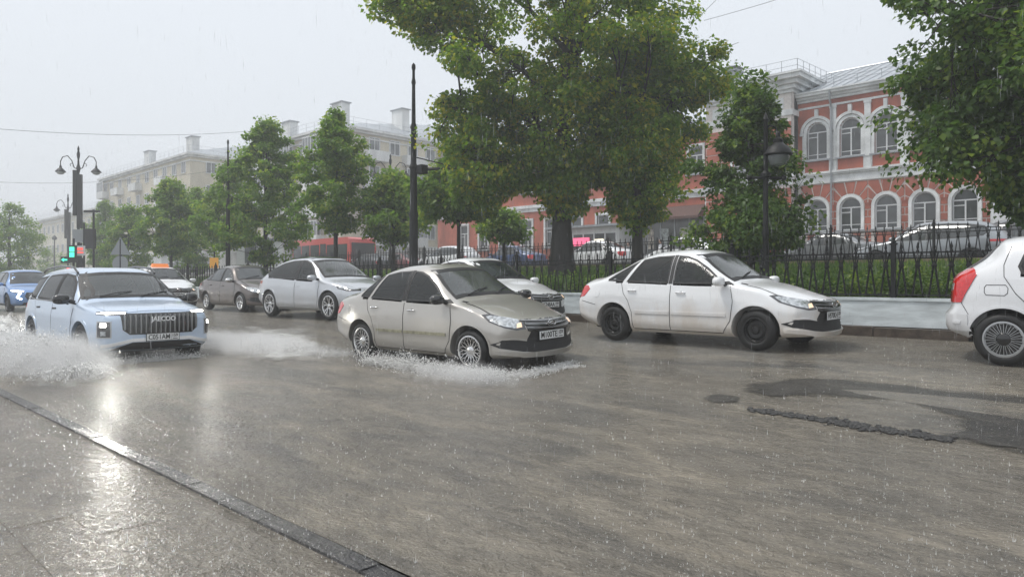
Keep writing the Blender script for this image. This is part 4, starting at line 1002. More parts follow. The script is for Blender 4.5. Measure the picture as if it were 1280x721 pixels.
# crumbling edge of the patch: lumps of asphalt
edge = [Vector((*gp(*p), 0)) for p in ((938, 512), (985, 518), (1040, 527), (1100, 537), (1150, 544), (1185, 549))]
cb = MB(); cbs = []
V8 = [(-1, -1, -1), (1, -1, -1), (1, 1, -1), (-1, 1, -1), (-.8, -.7, 1), (.7, -.8, 1), (.8, .7, .8), (-.6, .8, 1)]; F8 = [(0, 3, 2, 1), (4, 5, 6, 7), (0, 1, 5, 4), (1, 2, 6, 5), (2, 3, 7, 6), (3, 0, 4, 7)]
P = []; 
for i in range(len(edge) - 1):
    for k in range(170):
        q = edge[i].lerp(edge[i + 1], random.random()); w = .06 * (1 - abs(i - 2) / 7); q = q + Vector((random.gauss(0, w), random.gauss(0, w), 0)); P.append((q.x, q.y, GZ(q.y) + .006))
P = np.array(P); n = len(P)
o = bpy.data.objects.new('broken_asphalt_edge', scatter('broken_asphalt_edge', V8, F8, P, (.004 + .018 * RNG.random((n, 1)) ** 2.5) * RNG.uniform(.6, 1.3, (n, 3)) * np.array([1.4, 1.4, .38]), RNG.uniform(0, 6, n), mat('asphalt_lump', (.035, .034, .033), .35, bump=.5))); link(o); o['kind'] = 'stuff'; o['label'] = 'crumbling black edge of the broken road patch at right'

# ------------------------------------------------------------------ fences
M_iron = mat('black_iron', (.010, .011, .012), .5, .0, .3, noise_amt=.3, noise_scale=20, bump=.15, bump_scale=80)
def picket_mesh(h, simple=False):
    m = MB(); hw = .082; r = .014
    # splayed bars meeting under a star, then a spike
    zk = h * .60
    for s in (-1, 1):
        m.tube([(s * hw, 0, .02), (s * .012, 0, zk)], r * 1.15, 4); m.tube([(s * .012, 0, zk), (s * hw * .75, 0, h * .86)], r * .9, 4)
    m.ellip((0, 0, zk), (.045, .02, .05), 6, 4)
    m.lathe([(.001, h * .80), (.028, h * .86), (.012, h * .90), (.024, h * .94), (.001, h * 1.04)], (0, 0, 0), 5)
    m.tube([(0, 0, zk), (0, 0, h * .84)], r * .8, 4)
    return m.mesh('picket', M_iron)
def fence(y, z, x0, x1, h, step, label, post_every=2.94):
    root = empty('iron_fence', (0, y, z)); tag(root, label, 'fence')
    me = picket_mesh(h); n = int((x1 - x0) / step)
    for zz, nm in ((.05, 'bottom_rail'), (h * .74, 'middle_rail'), (h * .84, 'top_rail')):
        MB().bb(x0, x1, -.014, .014, zz - .012, zz + .012).build(nm, M_iron, root)
    for i in range(n):
        o = bpy.data.objects.new('picket', me); o.location = (x1 - (i + .5) * step, 0, 0); link(o, root)
    pm = MB(); pm.box((0, 0, h * .5), (.07, .07, h)); pm.box((0, 0, h + .01), (.1, .1, .03)); pm.lathe([(.03, 0), (.045, .03), (.02, .06), (.035, .085), (.001, .13)], (0, 0, h + .02), 8); pme = pm.mesh('post', M_iron)
    k = x1
    while k > x0: o = bpy.data.objects.new('post', pme); o.location = (k, 0, 0); link(o, root); k -= post_every
    return root
fence(KY + .45, .70, -37.0, 5.0, .90, .245, 'black iron fence on the pale low wall, nearer of the two long fences')
fence(23.75, 1.66, -42.0, 6.0, .98, .245, 'black iron fence along the far side of the boulevard lawn, behind the tree trunks')

# ------------------------------------------------------------------ vegetation
def leaf_mat(name, c1, c2, c3, tr=.5, gloss=.4):
    m = bpy.data.materials.new(name); m.use_nodes = True; t = m.node_tree; t.nodes.clear(); K = t.links.new; N = t.nodes.new
    o = N('ShaderNodeOutputMaterial'); g = N('ShaderNodeNewGeometry'); r = N('ShaderNodeValToRGB'); r.color_ramp.elements[0].color = (*c1, 1); r.color_ramp.elements[1].color = (*c3, 1); r.color_ramp.elements.new(.7).color = (*c2, 1)
    n = N('ShaderNodeTexNoise'); n.inputs['Scale'].default_value = .9; n.inputs['Detail'].default_value = 3; K(g.outputs['Position'], n.inputs['Vector'])
    a = N('ShaderNodeMath'); a.operation = 'MULTIPLY_ADD'; a.inputs[1].default_value = .75; K(g.outputs['Random Per Island'], a.inputs[0]); b = N('ShaderNodeMath'); b.operation = 'MULTIPLY_ADD'; b.inputs[1].default_value = 1.4; b.inputs[2].default_value = -.50; K(n.outputs[0], b.inputs[0]); K(b.outputs[0], a.inputs[2]); K(a.outputs[0], r.inputs[0])
    p = N('ShaderNodeBsdfPrincipled'); p.inputs['Roughness'].default_value = gloss; K(r.outputs[0], p.inputs['Base Color']); p.inputs['Specular IOR Level'].default_value = .22
    tl = N('ShaderNodeBsdfTranslucent'); hs = N('ShaderNodeHueSaturation'); hs.inputs['Value'].default_value = 2.0; hs.inputs['Saturation'].default_value = 1.1; K(r.outputs[0], hs.inputs['Color']); K(hs.outputs[0], tl.inputs[0])
    mx = N('ShaderNodeMixShader'); mx.inputs[0].default_value = tr; K(p.outputs[0], mx.inputs[1]); K(tl.outputs[0], mx.inputs[2]); K(mx.outputs[0], o.inputs[0])
    return m
M_leaf = leaf_mat('linden_leaf', (.075, .135, .018), (.15, .24, .032), (.38, .36, .05))
M_leaf_y = leaf_mat('young_leaf', (.075, .14, .028), (.14, .23, .042), (.26, .32, .06))
M_leaf_d = leaf_mat('dark_leaf', (.042, .085, .018), (.08, .145, .03), (.20, .27, .045), .3, .4)
M_hedge = leaf_mat('hedge_leaf', (.06, .11, .02), (.12, .20, .035), (.24, .30, .05))
M_bark = mat('wet_bark', (.022, .018, .015), .65, noise_amt=.5, noise_scale=9, bump=1.0, bump_scale=14, stretch=(1, 1, .25))

LEAF_V = [(0, 0, 0), (.44, .42, .12), (0, 1.0, -.08), (-.44, .42, .12)]
LEAF_F = [(0, 1, 2), (0, 2, 3)]
def leaves(P, N, size, m, name='foliage', droop=.5):
    """P positions, N outward normals -> one mesh of folded leaves."""
    n = len(P); t = N * .6 + RNG.normal(0, .55, (n, 3)) + np.array([0, 0, -droop]); t /= np.linalg.norm(t, axis=1)[:, None] + 1e-9
    up = RNG.normal(0, .5, (n, 3)) + np.array([0, 0, 1.0]) + N * .4; s = np.cross(t, up); s /= np.linalg.norm(s, axis=1)[:, None] + 1e-9; u = np.cross(s, t)
    sc = (size * RNG.uniform(.65, 1.25, n))[:, None]; bv = np.array(LEAF_V)
    V = P[:, None, :] + (s * sc)[:, None, :] * bv[None, :, 0:1] + (t * sc)[:, None, :] * bv[None, :, 1:2] + (u * sc)[:, None, :] * bv[None, :, 2:3]
    F = (np.array(LEAF_F)[None] + (np.arange(n) * 4)[:, None, None]).reshape(-1, 3)
    return np_mesh(name, V.reshape(-1, 3), F, m)

def tree(x, y, z, H, crown, trunk_r, n_leaves, leaf, lm, label, group=None, clumps=90, lean=(0, 0), seed=1, name='tree', fork=.35, bare=0, clump_r=.5, flare=1.5, limbs=12, gap=.0, blobs=None):
    """crown: (z0, z1, radius, shape exponent) in metres above the base; blobs: extra crown ellipsoids."""
    rng = np.random.default_rng(seed); rnd = random.Random(seed)
    root = empty(name, (x, y, z)); tag(root, label, 'tree', group)
    z0, z1, R, shp = crown
    # trunk
    tk = MB(); pts = []; rs = []; top = z1 * .93; ph = rnd.uniform(0, 6)
    for i in range(15):
        t = i / 14; zz = -.3 + (top + .3) * t
        pts.append((lean[0] * t * t + .06 * H / 8 * math.sin(4 * t + ph) * t, lean[1] * t + .05 * H / 8 * math.cos(3.3 * t + ph) * t, zz)); rs.append(trunk_r * (1 - t) ** .8 * (1 + (flare - 1) * math.exp(-max(0, zz) / (trunk_r * 2.2))) + .012)
    tk.tube(pts, rs, 12)
    def axis(zz):
        t = min(1, max(0, (zz + .3) / (top + .3))); i = min(13, int(t * 14)); f = t * 14 - i; return Vector(pts[i]).lerp(Vector(pts[i + 1]), f), rs[i] * (1 - f) + rs[i + 1] * f
    def rad(zz):
        t = (zz - z0) / (z1 - z0); return R * max(0.02, (math.sin(PI * min(1, max(0, t)) ** shp))) ** .7
    # clump centres
    C = []; nb = blobs or []
    tries = 0
    while len(C) < clumps and tries < clumps * 60:
        tries += 1
        if nb and rng.random() < .45:
            b = nb[rng.integers(len(nb))]; v = rng.normal(0, 1, 3); v /= np.linalg.norm(v); r = rng.random() ** .4; c = Vector((b[0] + v[0] * b[3] * r, b[1] + v[1] * b[3] * r, b[2] + v[2] * b[4] * r))
        else:
            zz = z0 + (z1 - z0) * rng.random(); a = rng.random() * 2 * PI; rr = rad(zz) * (rng.random() ** .45) * (.86 + .22 * math.sin(3 * a + zz * 2.3 * 8 / H + seed) + .14 * math.sin(5 * a - zz * 3.1 + seed * 2))
            ax, _ = axis(zz); c = Vector((ax.x * .6 + rr * math.cos(a), ax.y * .6 + rr * math.sin(a), zz))
        if all((c - q).length > clump_r * .55 for q in C[-90:]): C.append(c)
    C = [c for c in C if sum((c - q).length < clump_r * 3.2 for q in C) > 3]
    # limbs, each feeding nearby clumps
    br = MB(); zf = max(z0 * .75, H * fork * .5)
    lim = []
    for k in range(limbs):
        tgt = C[rng.integers(len(C))]; zs = min(tgt.z - .1, zf + (top * .9 - zf) * rng.random() * .8); zs = max(zs, z0 * .7); s, r0 = axis(zs); mid = s.lerp(tgt, .5) + Vector((0, 0, (tgt - s).length * .12))
        m2 = s.lerp(tgt, .25) + Vector((0, 0, (tgt - s).length * .10)); p = [s, m2, mid, mid.lerp(tgt, .55) + Vector((rnd.uniform(-.1, .1), rnd.uniform(-.1, .1), 0)), tgt]
        rr = min(r0 * .5, .015 + .012 * (tgt - s).length * trunk_r / .15); br.tube(p, [rr, rr * .8, rr * .6, rr * .4, rr * .18], 6); lim.append(p)
    for c in C:
        b = min((q for p in lim for q in p[1:]), key=lambda q: (q - c).length)
        ax, r0 = axis(max(z0 * .8, c.z - .5))
        if (ax - c).length < (b - c).length: b = ax
        mid = b.lerp(c, .5) + Vector((rnd.uniform(-.12, .12), rnd.uniform(-.12, .12), rnd.uniform(0, .15))); w = .004 + .006 * trunk_r / .15
        br.tube([b, mid, c], [w * 2, w * 1.4, w * .6], 4)
        for q in range(3): br.tube([mid.lerp(c, .5), c + Vector((rnd.gauss(0, 1), rnd.gauss(0, 1), rnd.gauss(0, .7))) * clump_r * .38], [w, w * .4], 3)
    for k in range(bare):
        s = lim[k % len(lim)][-2]; v = Vector((rnd.gauss(0, 1), rnd.gauss(0, 1), rnd.uniform(-.2, .8))).normalized(); br.tube([s, s + v * .5 + Vector((0, 0, .1)), s + v * 1.1], [.012, .008, .003], 4)
    tk.build('trunk', M_bark, root, 60); br.build('limbs', M_bark, root, 60)
    # leaves
    Cn = np.array([tuple(c) for c in C]); wts = rng.uniform(.35, 1.6, len(Cn)); wts /= wts.sum(); idx = rng.choice(len(Cn), n_leaves, p=wts)
    v = rng.normal(0, 1, (n_leaves, 3)); v /= np.linalg.norm(v, axis=1)[:, None]; rr = clump_r * rng.uniform(.5, 1.5, len(Cn))[idx] * (rng.random(n_leaves) ** .42)
    sq = rng.uniform(.6, 1.5, (len(Cn), 3)); sq[:, 2] *= .62; P = Cn[idx] + v * rr[:, None] * sq[idx]; cen = np.array([0, 0, (z0 + z1) / 2]); Nn = P - cen; Nn /= np.linalg.norm(Nn, axis=1)[:, None]
    o = bpy.data.objects.new('crown', leaves(P, .5 * Nn + .6 * v, leaf, lm, 'crown')); link(o, root)
    return root

# ------------------------------------------------------------------ buildings
M_stucco = mat('red_stucco', (.42, .115, .07), .8, noise_amt=.38, noise_scale=.9, bump=.25, bump_scale=25, stretch=(1, 1, .45), world=True, detail=8)
M_trim = mat('white_trim', (.76, .78, .78), .7, world=True, detail=8, noise_amt=.3, noise_scale=1.2, bump=.1, bump_scale=20)
M_joint = mat('pale_joint', (.74, .69, .65), .8, noise_amt=.15)
M_zinc = mat('zinc_roof', (.42, .45, .48), .35, .35, noise_amt=.2, noise_scale=1.2, bump=.1)
M_tin = mat('grey_tin', (.34, .36, .38), .4, .5, noise_amt=.2)
M_frame = mat('window_frame_white', (.68, .69, .70), .5)
M_awning = mat('brown_awning', (.10, .045, .035), .7, noise_amt=.2)
M_shop = mat('shop_glass', (.06, .065, .07), .1, 0, .8, noise_amt=.6, noise_scale=.7)
M_lit = mat('shop_light', (.6, .6, .5), .5, emit=(1, .9, .7), emit_s=1.1)
M_beige = mat('beige_render', (.64, .585, .46), .85, noise_amt=.25, noise_scale=.35, world=True, detail=9, stretch=(1, 1, .35), bump=.1)
M_cream = mat('cream_render', (.64, .60, .50), .85, noise_amt=.12, noise_scale=.5)
M_pale = mat('pale_balcony', (.72, .73, .72), .7, noise_amt=.28, noise_scale=.6, world=True, detail=8, stretch=(1, 1, .3))
M_curtain = mat('curtained_pane', (.20, .22, .23), .15, 0, .6, color2=(.05, .06, .065), noise_scale=.8, world=True, detail=1)

def arch_poly(w, z0, zs, n=10):
    """Outline of an arched opening of half width w, sill z0, spring zs."""
    return [(-w, z0), (w, z0)] + [(w * math.cos(a), zs + w * math.sin(a)) for a in np.linspace(0, PI, n)]

def arched_window(w, z0, zs, rect=False, deep=.16):
    """frame mesh + pane mesh + surround mesh, opening facing -y at y=0."""
    poly = arch_poly(w, z0, zs) if not rect else [(-w, z0), (w, z0), (w, zs), (-w, zs)]
    top = zs + w if not rect else zs
    fr = MB()
    def band(p, a, y0, y1):
        q = inset(p, a); n = len(p)
        for i in range(n):
            j = (i + 1) % n; P = [(p[i][0], y0, p[i][1]), (p[j][0], y0, p[j][1]), (q[j][0], y0, q[j][1]), (q[i][0], y0, q[i][1])]; P += [(a_, y1, c_) for a_, _, c_ in P]
            fr.add(P, [(0, 1, 2, 3), (4, 7, 6, 5), (0, 4, 5, 1), (1, 5, 6, 2), (2, 6, 7, 3), (3, 7, 4, 0)])
    band(poly, .07, -.02, .05)
    zt = zs if not rect else z0 + (zs - z0) * .68
    fr.bb(-w, w, -.015, .04, zt - .035, zt + .035); fr.bb(-.035, .035, -.014, .04, z0, zt)
    fr.bb(-w, 0, -.012, .04, zt - .30, zt - .25); fr.bb(-w, w, -.013, .04, z0 + .30, z0 + .34)
    sr = MB(); n = len(poly)
    out = inset(poly, -.17)
    for i in range(n):
        j = (i + 1) % n
        if i == 0: continue
        P = [(poly[i][0], -.20, poly[i][1]), (poly[j][0], -.20, poly[j][1]), (out[j][0], -.20, out[j][1]), (out[i][0], -.20, out[i][1])]; P += [(a_, .0, c_) for a_, _, c_ in P]
        sr.add(P, [(0, 1, 2, 3), (4, 7, 6, 5), (0, 4, 5, 1), (1, 5, 6, 2), (2, 6, 7, 3), (3, 7, 4, 0)])
    pn = MB(); pn.add([(a, .03, b) for a, b in poly], [tuple(range(n))])
    sl = MB(); sl.bb(-w - .24, w + .24, -.28, .02, z0 - .09, z0)
    return fr.mesh('window', M_frame), pn.mesh('pane', M_pane), sr.mesh('surround', M_trim), sl.mesh('sill', M_tin)

def put(me, parent, loc, name=None):
    o = bpy.data.objects.new(name or me.name.split('.')[0], me); o.location = loc; return link(o, parent)
def put_window(ms, parent, loc):
    fr, pn, sr, sl = ms; w = put(fr, parent, loc); put(pn, w, (0, 0, 0)); put(sr, w, (0, 0, 0)); put(sl, w, (0, 0, 0)); return w

FY = 43.8
rb = empty('brick_building', (0, FY, 1.8)); tag(rb, 'red two-storey building with white arched window surrounds and grey metal roof', 'building')
def Z(v): return v - 1.8
bx = [-16.85 + 1.92 * k for k in range(12)]      # bays of the right wing
w_up = arched_window(.60, Z(8.2), Z(9.85)); w_lo = arched_window(.60, Z(3.9), Z(5.22))
def wall_with_holes(name, x0, x1, z0, z1, holes, m, parent, y=0.0, th=.4):
    """Wall sheet with real openings; holes are polygons in x-z."""
    bm = bmesh.new(); 
    cols = sorted(holes, key=lambda h: h[0]); mb = MB(); edges = [x0]
    for (hx, w, hz0, hzs, arch) in cols:
        a, b = hx - w, hx + w
        mb.add([(edges[-1], y, z0), (a, y, z0), (a, y, z1), (edges[-1], y, z1)], [(0, 1, 2, 3)])
        mb.add([(a, y, z0), (b, y, z0), (b, y, hz0), (a, y, hz0)], [(0, 1, 2, 3)])
        if arch:
            pts = [(hx + w * math.cos(t), hzs + w * math.sin(t)) for t in np.linspace(0, PI, 11)]
            for i in range(10): mb.add([(pts[i][0], y, pts[i][1]), (pts[i][0], y, z1), (pts[i + 1][0], y, z1), (pts[i + 1][0], y, pts[i + 1][1])], [(0, 1, 2, 3)]); mb.add([(pts[i][0], y, pts[i][1]), (pts[i + 1][0], y, pts[i + 1][1]), (pts[i + 1][0], y + th, pts[i + 1][1]), (pts[i][0], y + th, pts[i][1])], [(0, 1, 2, 3)])
        else:
            mb.add([(a, y, hzs), (b, y, hzs), (b, y, z1), (a, y, z1)], [(0, 1, 2, 3)]); mb.add([(a, y, hzs), (b, y, hzs), (b, y + th, hzs), (a, y + th, hzs)], [(0, 1, 2, 3)])
        for q in (a, b): mb.add([(q, y, hz0), (q, y + th, hz0), (q, y + th, hzs), (q, y, hzs)], [(0, 1, 2, 3)])
        mb.add([(a, y, hz0), (b, y, hz0), (b, y + th, hz0), (a, y + th, hz0)], [(0, 1, 2, 3)])
        edges.append(b)
    mb.add([(edges[-1], y, z0), (x1, y, z0), (x1, y, z1), (edges[-1], y, z1)], [(0, 1, 2, 3)])
    bm.free(); return mb.build(name, m, parent)
XR0, XR1 = -18.0, 5.2
wall_with_holes('wall', XR0, XR1, Z(7.1), Z(11.7), [(x, .60, Z(8.2), Z(9.85), True) for x in bx], M_stucco, rb)
wall_with_holes('wall', XR0, XR1, Z(1.8), Z(7.1), [(x, .60, Z(3.9), Z(5.22), True) for x in bx], M_joint, rb)
MB().bb(XR0, XR1, .6, 12, 0, Z(11.7)).build('wall_core', M_seat, rb)
for x in bx:
    put_window(w_up, rb, (x, .12, 0)); put_window(w_lo, rb, (x, .12, 0))
# hood moulds with keystones, pilasters, panels
hood = MB()
for i in range(12):
    a0, a1 = PI * i / 12, PI * (i + 1) / 12; P = []
    for r_ in (.80, .97):
        for a in (a0, a1): P.append((r_ * math.cos(a), -.13, Z(9.85) + r_ * math.sin(a)))
    P += [(a_, .0, c_) for a_, _, c_ in P]; hood.add(P, [(0, 1, 3, 2), (4, 6, 7, 5), (0, 4, 5, 1), (2, 3, 7, 6), (0, 2, 6, 4), (1, 5, 7, 3)])
hood.bb(-.10, .10, -.17, 0, Z(10.65), Z(11.2)); hood.bb(-1.0, -.76, -.12, 0, Z(9.72), Z(9.86)); hood.bb(.76, 1.0, -.12, 0, Z(9.72), Z(9.86)); hm = hood.mesh('hood_mould', M_trim)
pil = MB(); pil.bb(-.17, .17, -.11, 0, Z(7.55), Z(11.28)); pil.bb(-.21, .21, -.15, 0, Z(7.45), Z(7.62)); pil.bb(-.21, .21, -.15, 0, Z(8.1), Z(8.25)); pil.bb(-.20, .20, -.14, 0, Z(11.14), Z(11.28)); pm_ = pil.mesh('pilaster', M_trim)
col = MB(); col.bb(-.10, .10, -.09, 0, Z(7.55), Z(9.72)); col.bb(-.14, .14, -.12, 0, Z(7.5), Z(7.66)); cm_ = col.mesh('half_pilaster', M_trim)
for i, x in enumerate(bx):
    put(hm, rb, (x, 0, 0)); put(pm_, rb, (x + .96, 0, 0))
    for s in (-1, 1): put(cm_, rb, (x + s * .86 * .94, 0, 0)) if False else None
    for s in (-1, 1): MB().bb(x + s * .79 - .07, x + s * .79 + .07, -.06, 0, Z(7.5), Z(9.72)).build('jamb', M_trim, rb)
def cornice(name, x0, x1, steps, m, parent, y=0.0):
    mb = MB()
    for z0, z1, p in steps: mb.bb(x0, x1, y - p, y + .1, Z(z0), Z(z1))
    return mb.build(name, m, parent)
cornice('string_course', XR0, XR1, [(6.75, 6.92, .10), (6.92, 7.22, .05), (7.22, 7.32, .16), (7.32, 7.44, .24)], M_trim, rb)
cornice('string_course', XR0, XR1, [(11.30, 11.42, .06)], M_trim, rb)
cornice('cornice', XR0, XR1 + .4, [(11.70, 11.86, .12), (11.86, 12.0, .26), (12.0, 12.16, .46), (12.16, 12.24, .56)], M_trim, rb)
# roof with standing seams
def roof(name, x0, x1, y0, z0, y1, z1, parent, m=M_zinc, step=.62, hipl=0, hipr=0):
    mb = MB(); mb.add([(x0, y0, z0), (x1, y0, z0), (x1 - hipr, y1, z1), (x0 + hipl, y1, z1)], [(0, 1, 2, 3)]); y2 = 2 * y1 - y0
    mb.add([(x0, y2, z0), (x1, y2, z0), (x1 - hipr, y1, z1), (x0 + hipl, y1, z1)], [(3, 2, 1, 0)])
    mb.add([(x1, y0, z0), (x1, y2, z0), (x1 - hipr, y1, z1)], [(0, 1, 2)]); mb.add([(x0, y0, z0), (x0, y2, z0), (x0 + hipl, y1, z1)], [(2, 1, 0)])
    r = mb.build(name, m, parent); n = int((x1 - x0) / step); sm = MB()
    for i in range(n + 1):
        x = x0 + (x1 - x0) * i / n; t = 1
        if hipl and x < x0 + hipl: t = (x - x0) / hipl
        if hipr and x > x1 - hipr: t = (x1 - x) / hipr
        if t > .05: sm.tube([(x, y0, z0 + .02), (x, y0 + (y1 - y0) * t, z0 + (z1 - z0) * t + .02)], .025, 4)
    sm.tube([(x0 + hipl, y1, z1 + .03), (x1 - hipr, y1, z1 + .03)], .06, 6); sm.build('roof_seam', m, r); return r
roof('roof', XR0 - 1, XR1 + .5, -.5, Z(12.25), 7.5, Z(15.3), rb)
def rail(parent, pts, h=.5, step=1.3, name='roof_railing'):
    mb = MB()
    for a, b in zip(pts, pts[1:]):
        a, b = Vector(a), Vector(b); n = max(1, int((b - a).length / step))
        for k in range(n + 1): p = a.lerp(b, k / n); mb.tube([p, p + Vector((0, 0, h))], .018, 4)
        for q in (.5, 1): mb.tube([a + Vector((0, 0, h * q)), b + Vector((0, 0, h * q))], .014, 4)
    return mb.build(name, M_tin, parent)
rail(rb, [(XR0 + .6, .55, Z(12.6)), (XR1, .55, Z(12.6))])
# rusticated ground floor: single blocks and fan-shaped voussoirs
blk = {}
def block_piece(w, h):
    k = (round(w, 2), round(h, 2))
    if k not in blk: m = MB(); m.bb(-w / 2, w / 2, -.045, .0, -h / 2, h / 2); blk[k] = m.mesh('rustic_block', M_stucco)
    return blk[k]
course = .42
nb = 0
for i, x in enumerate(bx):
    xa = x + .80; xb_ = x + 1.92 - .80; W = xb_ - xa; nrow = 9
    for r_ in range(nrow):
        zc = Z(2.1) + course * (r_ + .5)
        if zc > Z(5.6): break
        if r_ % 2: put(block_piece(W, course - .06), rb, (xa + W / 2, 0, zc))
        else:
            w = W / 2 - .03; put(block_piece(w, course - .06), rb, (xa + w / 2, 0, zc)); put(block_piece(w, course - .06), rb, (xb_ - w / 2, 0, zc))
    put(block_piece(1.1, 1.5), rb, (x, 0, Z(2.95)))
vous = []
edges_a = np.linspace(0, PI, 8); cz = Z(5.22)
def box_hit(a, r0):   # ray from the arch centre to the bay rectangle
    c, s = math.cos(a), math.sin(a); t = []
    if abs(c) > 1e-6: t.append(.955 / abs(c))
    if s > 1e-6: t.append((Z(6.72) - cz) / s)
    return min(t)
for i in range(7):
    a0, a1 = edges_a[i] + .035, edges_a[i + 1] - .035; m = MB(); P = []
    pts = [(.82 * math.cos(a0), cz + .82 * math.sin(a0))]; ro = box_hit(a0, 0) - .03; pts.append((ro * math.cos(a0), cz + ro * math.sin(a0)))
    corner = math.atan2(Z(6.72) - cz, .955)
    for ca in (corner, PI - corner):
        if a0 < ca < a1: pts.append(((box_hit(ca, 0) - .04) * math.cos(ca), cz + (box_hit(ca, 0) - .04) * math.sin(ca)))
    ro = box_hit(a1, 0) - .03; pts.append((ro * math.cos(a1), cz + ro * math.sin(a1))); pts.append((.82 * math.cos(a1), cz + .82 * math.sin(a1)))
    m.prism(pts, -.045, 0); vous.append(m.mesh('voussoir', M_stucco))
for x in bx:
    for me in vous: put(me, rb, (x, 0, 0))
# downpipes
for x in (-15.95, 3.0): m = MB(); m.tube([(x, -.5, Z(12.1)), (x, -.42, Z(11.6)), (x, -.2, Z(11.2)), (x, -.2, Z(2))], .06, 8); m.build('downpipe', M_tin, rb)

# projecting bay
RX0, RX1, RY = -23.7, -18.0, -.9
MB().bb(RX0, RX1, RY + .35, 8, 0, Z(12.5)).build('bay_core', M_joint, rb)
wall_with_holes('bay_wall', RX0, RX1, Z(1.8), Z(12.5), [((RX0 + RX1) / 2, .95, Z(7.9), Z(9.9), True)], M_joint, rb, RY, .3)
MB().bb(RX1 - .02, RX1, RY, 0, 0, Z(12.5)).build('bay_side', M_joint, rb)
wb_ = arched_window(.95, Z(7.9), Z(9.9)); put_window(wb_, rb, ((RX0 + RX1) / 2, RY + .12, 0))
for r_ in range(17):
    zc = Z(2.1) + .50 * (r_ + .5)
    if Z(6.7) < zc < Z(7.45): continue
    L_ = [((RX0 + 1.0), 1.9), ((RX1 - 1.0), 1.9)] if zc > Z(7.4) and zc < Z(11) else [((RX0 + 1.43), 2.8), ((RX1 - 1.43), 2.8)]
    for xc, w in L_: put(block_piece(w, .44), rb, (xc, RY, zc))
    sb = MB(); sb.bb(0, .045, RY + .02, -.02, zc - .22, zc + .22); sb.build('rustic_block', M_stucco, rb)
for x0_, x1_ in ((RX0, RX0 + .3), (RX1 - .3, RX1)): pass
mb = MB()
for z0, z1, p in ((6.75, 7.2, .06), (7.2, 7.44, .24)): mb.bb(RX0 - p, RX1 + p, RY - p, 2, Z(z0), Z(z1))
mb.build('string_course', M_trim, rb); mb = MB(); mb.bb(RX0 - .08, RX1 + .08, RY - .08, 2, Z(10.95), Z(11.3)); mb.build('string_course', M_trim, rb); mb = MB()
for z0, z1, p in ((12.3, 12.5, .12), (12.5, 12.75, .28), (12.75, 13.0, .5), (13.0, 13.25, .8), (13.25, 13.36, .9)): mb.bb(RX0 - p, RX1 + p, RY - p, 2, Z(z0), Z(z1))
mb.build('bay_cornice', M_trim, rb)
for xc in (RX0 + 1.5, RX1 - 1.5): mb = MB(); mb.bb(xc - 1.0, xc + 1.0, RY - .07, RY, Z(11.4), Z(12.05)); mb.build('wall_panel', M_trim, rb)
mb = MB(); X0, X1 = RX0 - .9, RX1 + .9; mb.add([(X0, RY - .9, Z(13.37)), (X1, RY - .9, Z(13.37)), (X1, 8, Z(13.37)), (X0, 8, Z(13.37)), (X0 + 2.6, 3.5, Z(14.6)), (X1 - 2.6, 3.5, Z(14.6))], [(0, 1, 5, 4), (1, 2, 5), (2, 3, 4, 5), (3, 0, 4)]); mb.build('bay_roof', M_zinc, rb)
rail(rb, [(X0 + .4, 4, Z(13.6)), (X0 + .4, RY - .4, Z(13.4)), (X1 - .4, RY - .4, Z(13.4)), (X1 - .4, 5, Z(13.6))], .75, .9)
ch = MB(); ch.bb(-23.6, -22.7, 1.2, 2.1, Z(13.3), Z(15.0)); ch.bb(-23.75, -22.55, 1.05, 2.25, Z(15.0), Z(15.1)); ch.add([(-23.85, .95, Z(15.25)), (-22.45, .95, Z(15.25)), (-22.45, 2.35, Z(15.25)), (-23.85, 2.35, Z(15.25)), (-23.15, 1.65, Z(15.55))], [(0, 1, 4), (1, 2, 4), (2, 3, 4), (3, 0, 4), (3, 2, 1, 0)]); ch.build('chimney', M_tin, rb)

# left wing
LX0, LX1 = -52.0, -23.7
lx = [-24.95 - 2.6 * k for k in range(10)]
w_r = arched_window(.52, Z(8.2), Z(10.05), True); w_g = arched_window(.55, Z(3.6), Z(5.9), True)
wall_with_holes('wall', LX0, LX1, Z(7.1), Z(11.2), [(x, .52, Z(8.2), Z(10.05), False) for x in lx[::-1]], M_stucco, rb)
gx = [x for x in lx if x < -30]
wall_with_holes('wall', LX0, LX1, Z(1.8), Z(7.1), [(x, .55, Z(3.6), Z(5.9), False) for x in gx[::-1]], M_stucco, rb)
MB().bb(LX0, LX1, .6, 11, 0, Z(11.2)).build('wall_core', M_seat, rb)
for x in lx: put_window(w_r, rb, (x, .12, 0))
for x in gx: put_window(w_g, rb, (x, .12, 0))
cornice('string_course', LX0, LX1, [(6.6, 6.9, .08), (6.9, 7.15, .18)], M_trim, rb); cornice('cornice', LX0, LX1, [(10.9, 11.1, .12), (11.1, 11.3, .3), (11.3, 11.45, .5)], M_trim, rb)
roof('roof', LX0, LX1 + 1, -.5, Z(11.46), 6, Z(13.3), rb)
for x in (-30.2, -24.0): MB().bb(x - .22, x + .22, -.10, 0, Z(1.8), Z(6.6)).build('pilaster', M_trim, rb)
sh = MB(); sh.bb(-29.9, -24.3, -.05, 0, Z(2.0), Z(5.3), 0)
for x in np.linspace(-29.9, -24.3, 6): sh.bb(x - .05, x + .05, -.10, .0, Z(2.0), Z(5.3), 1)
sh.build('shop_window', [M_shop, M_tin], rb)
for k, x in enumerate((-28.6, -27.4, -25.8)): MB().bb(x - .35, x + .35, -.075, -.06, Z(3.2 + .2 * (k % 2)), Z(4.6)).build('shop_poster', mat('poster_tone', [(.5, .45, .4), (.45, .5, .5), (.6, .58, .5)][k], .6, noise_amt=.7, noise_scale=5), rb)
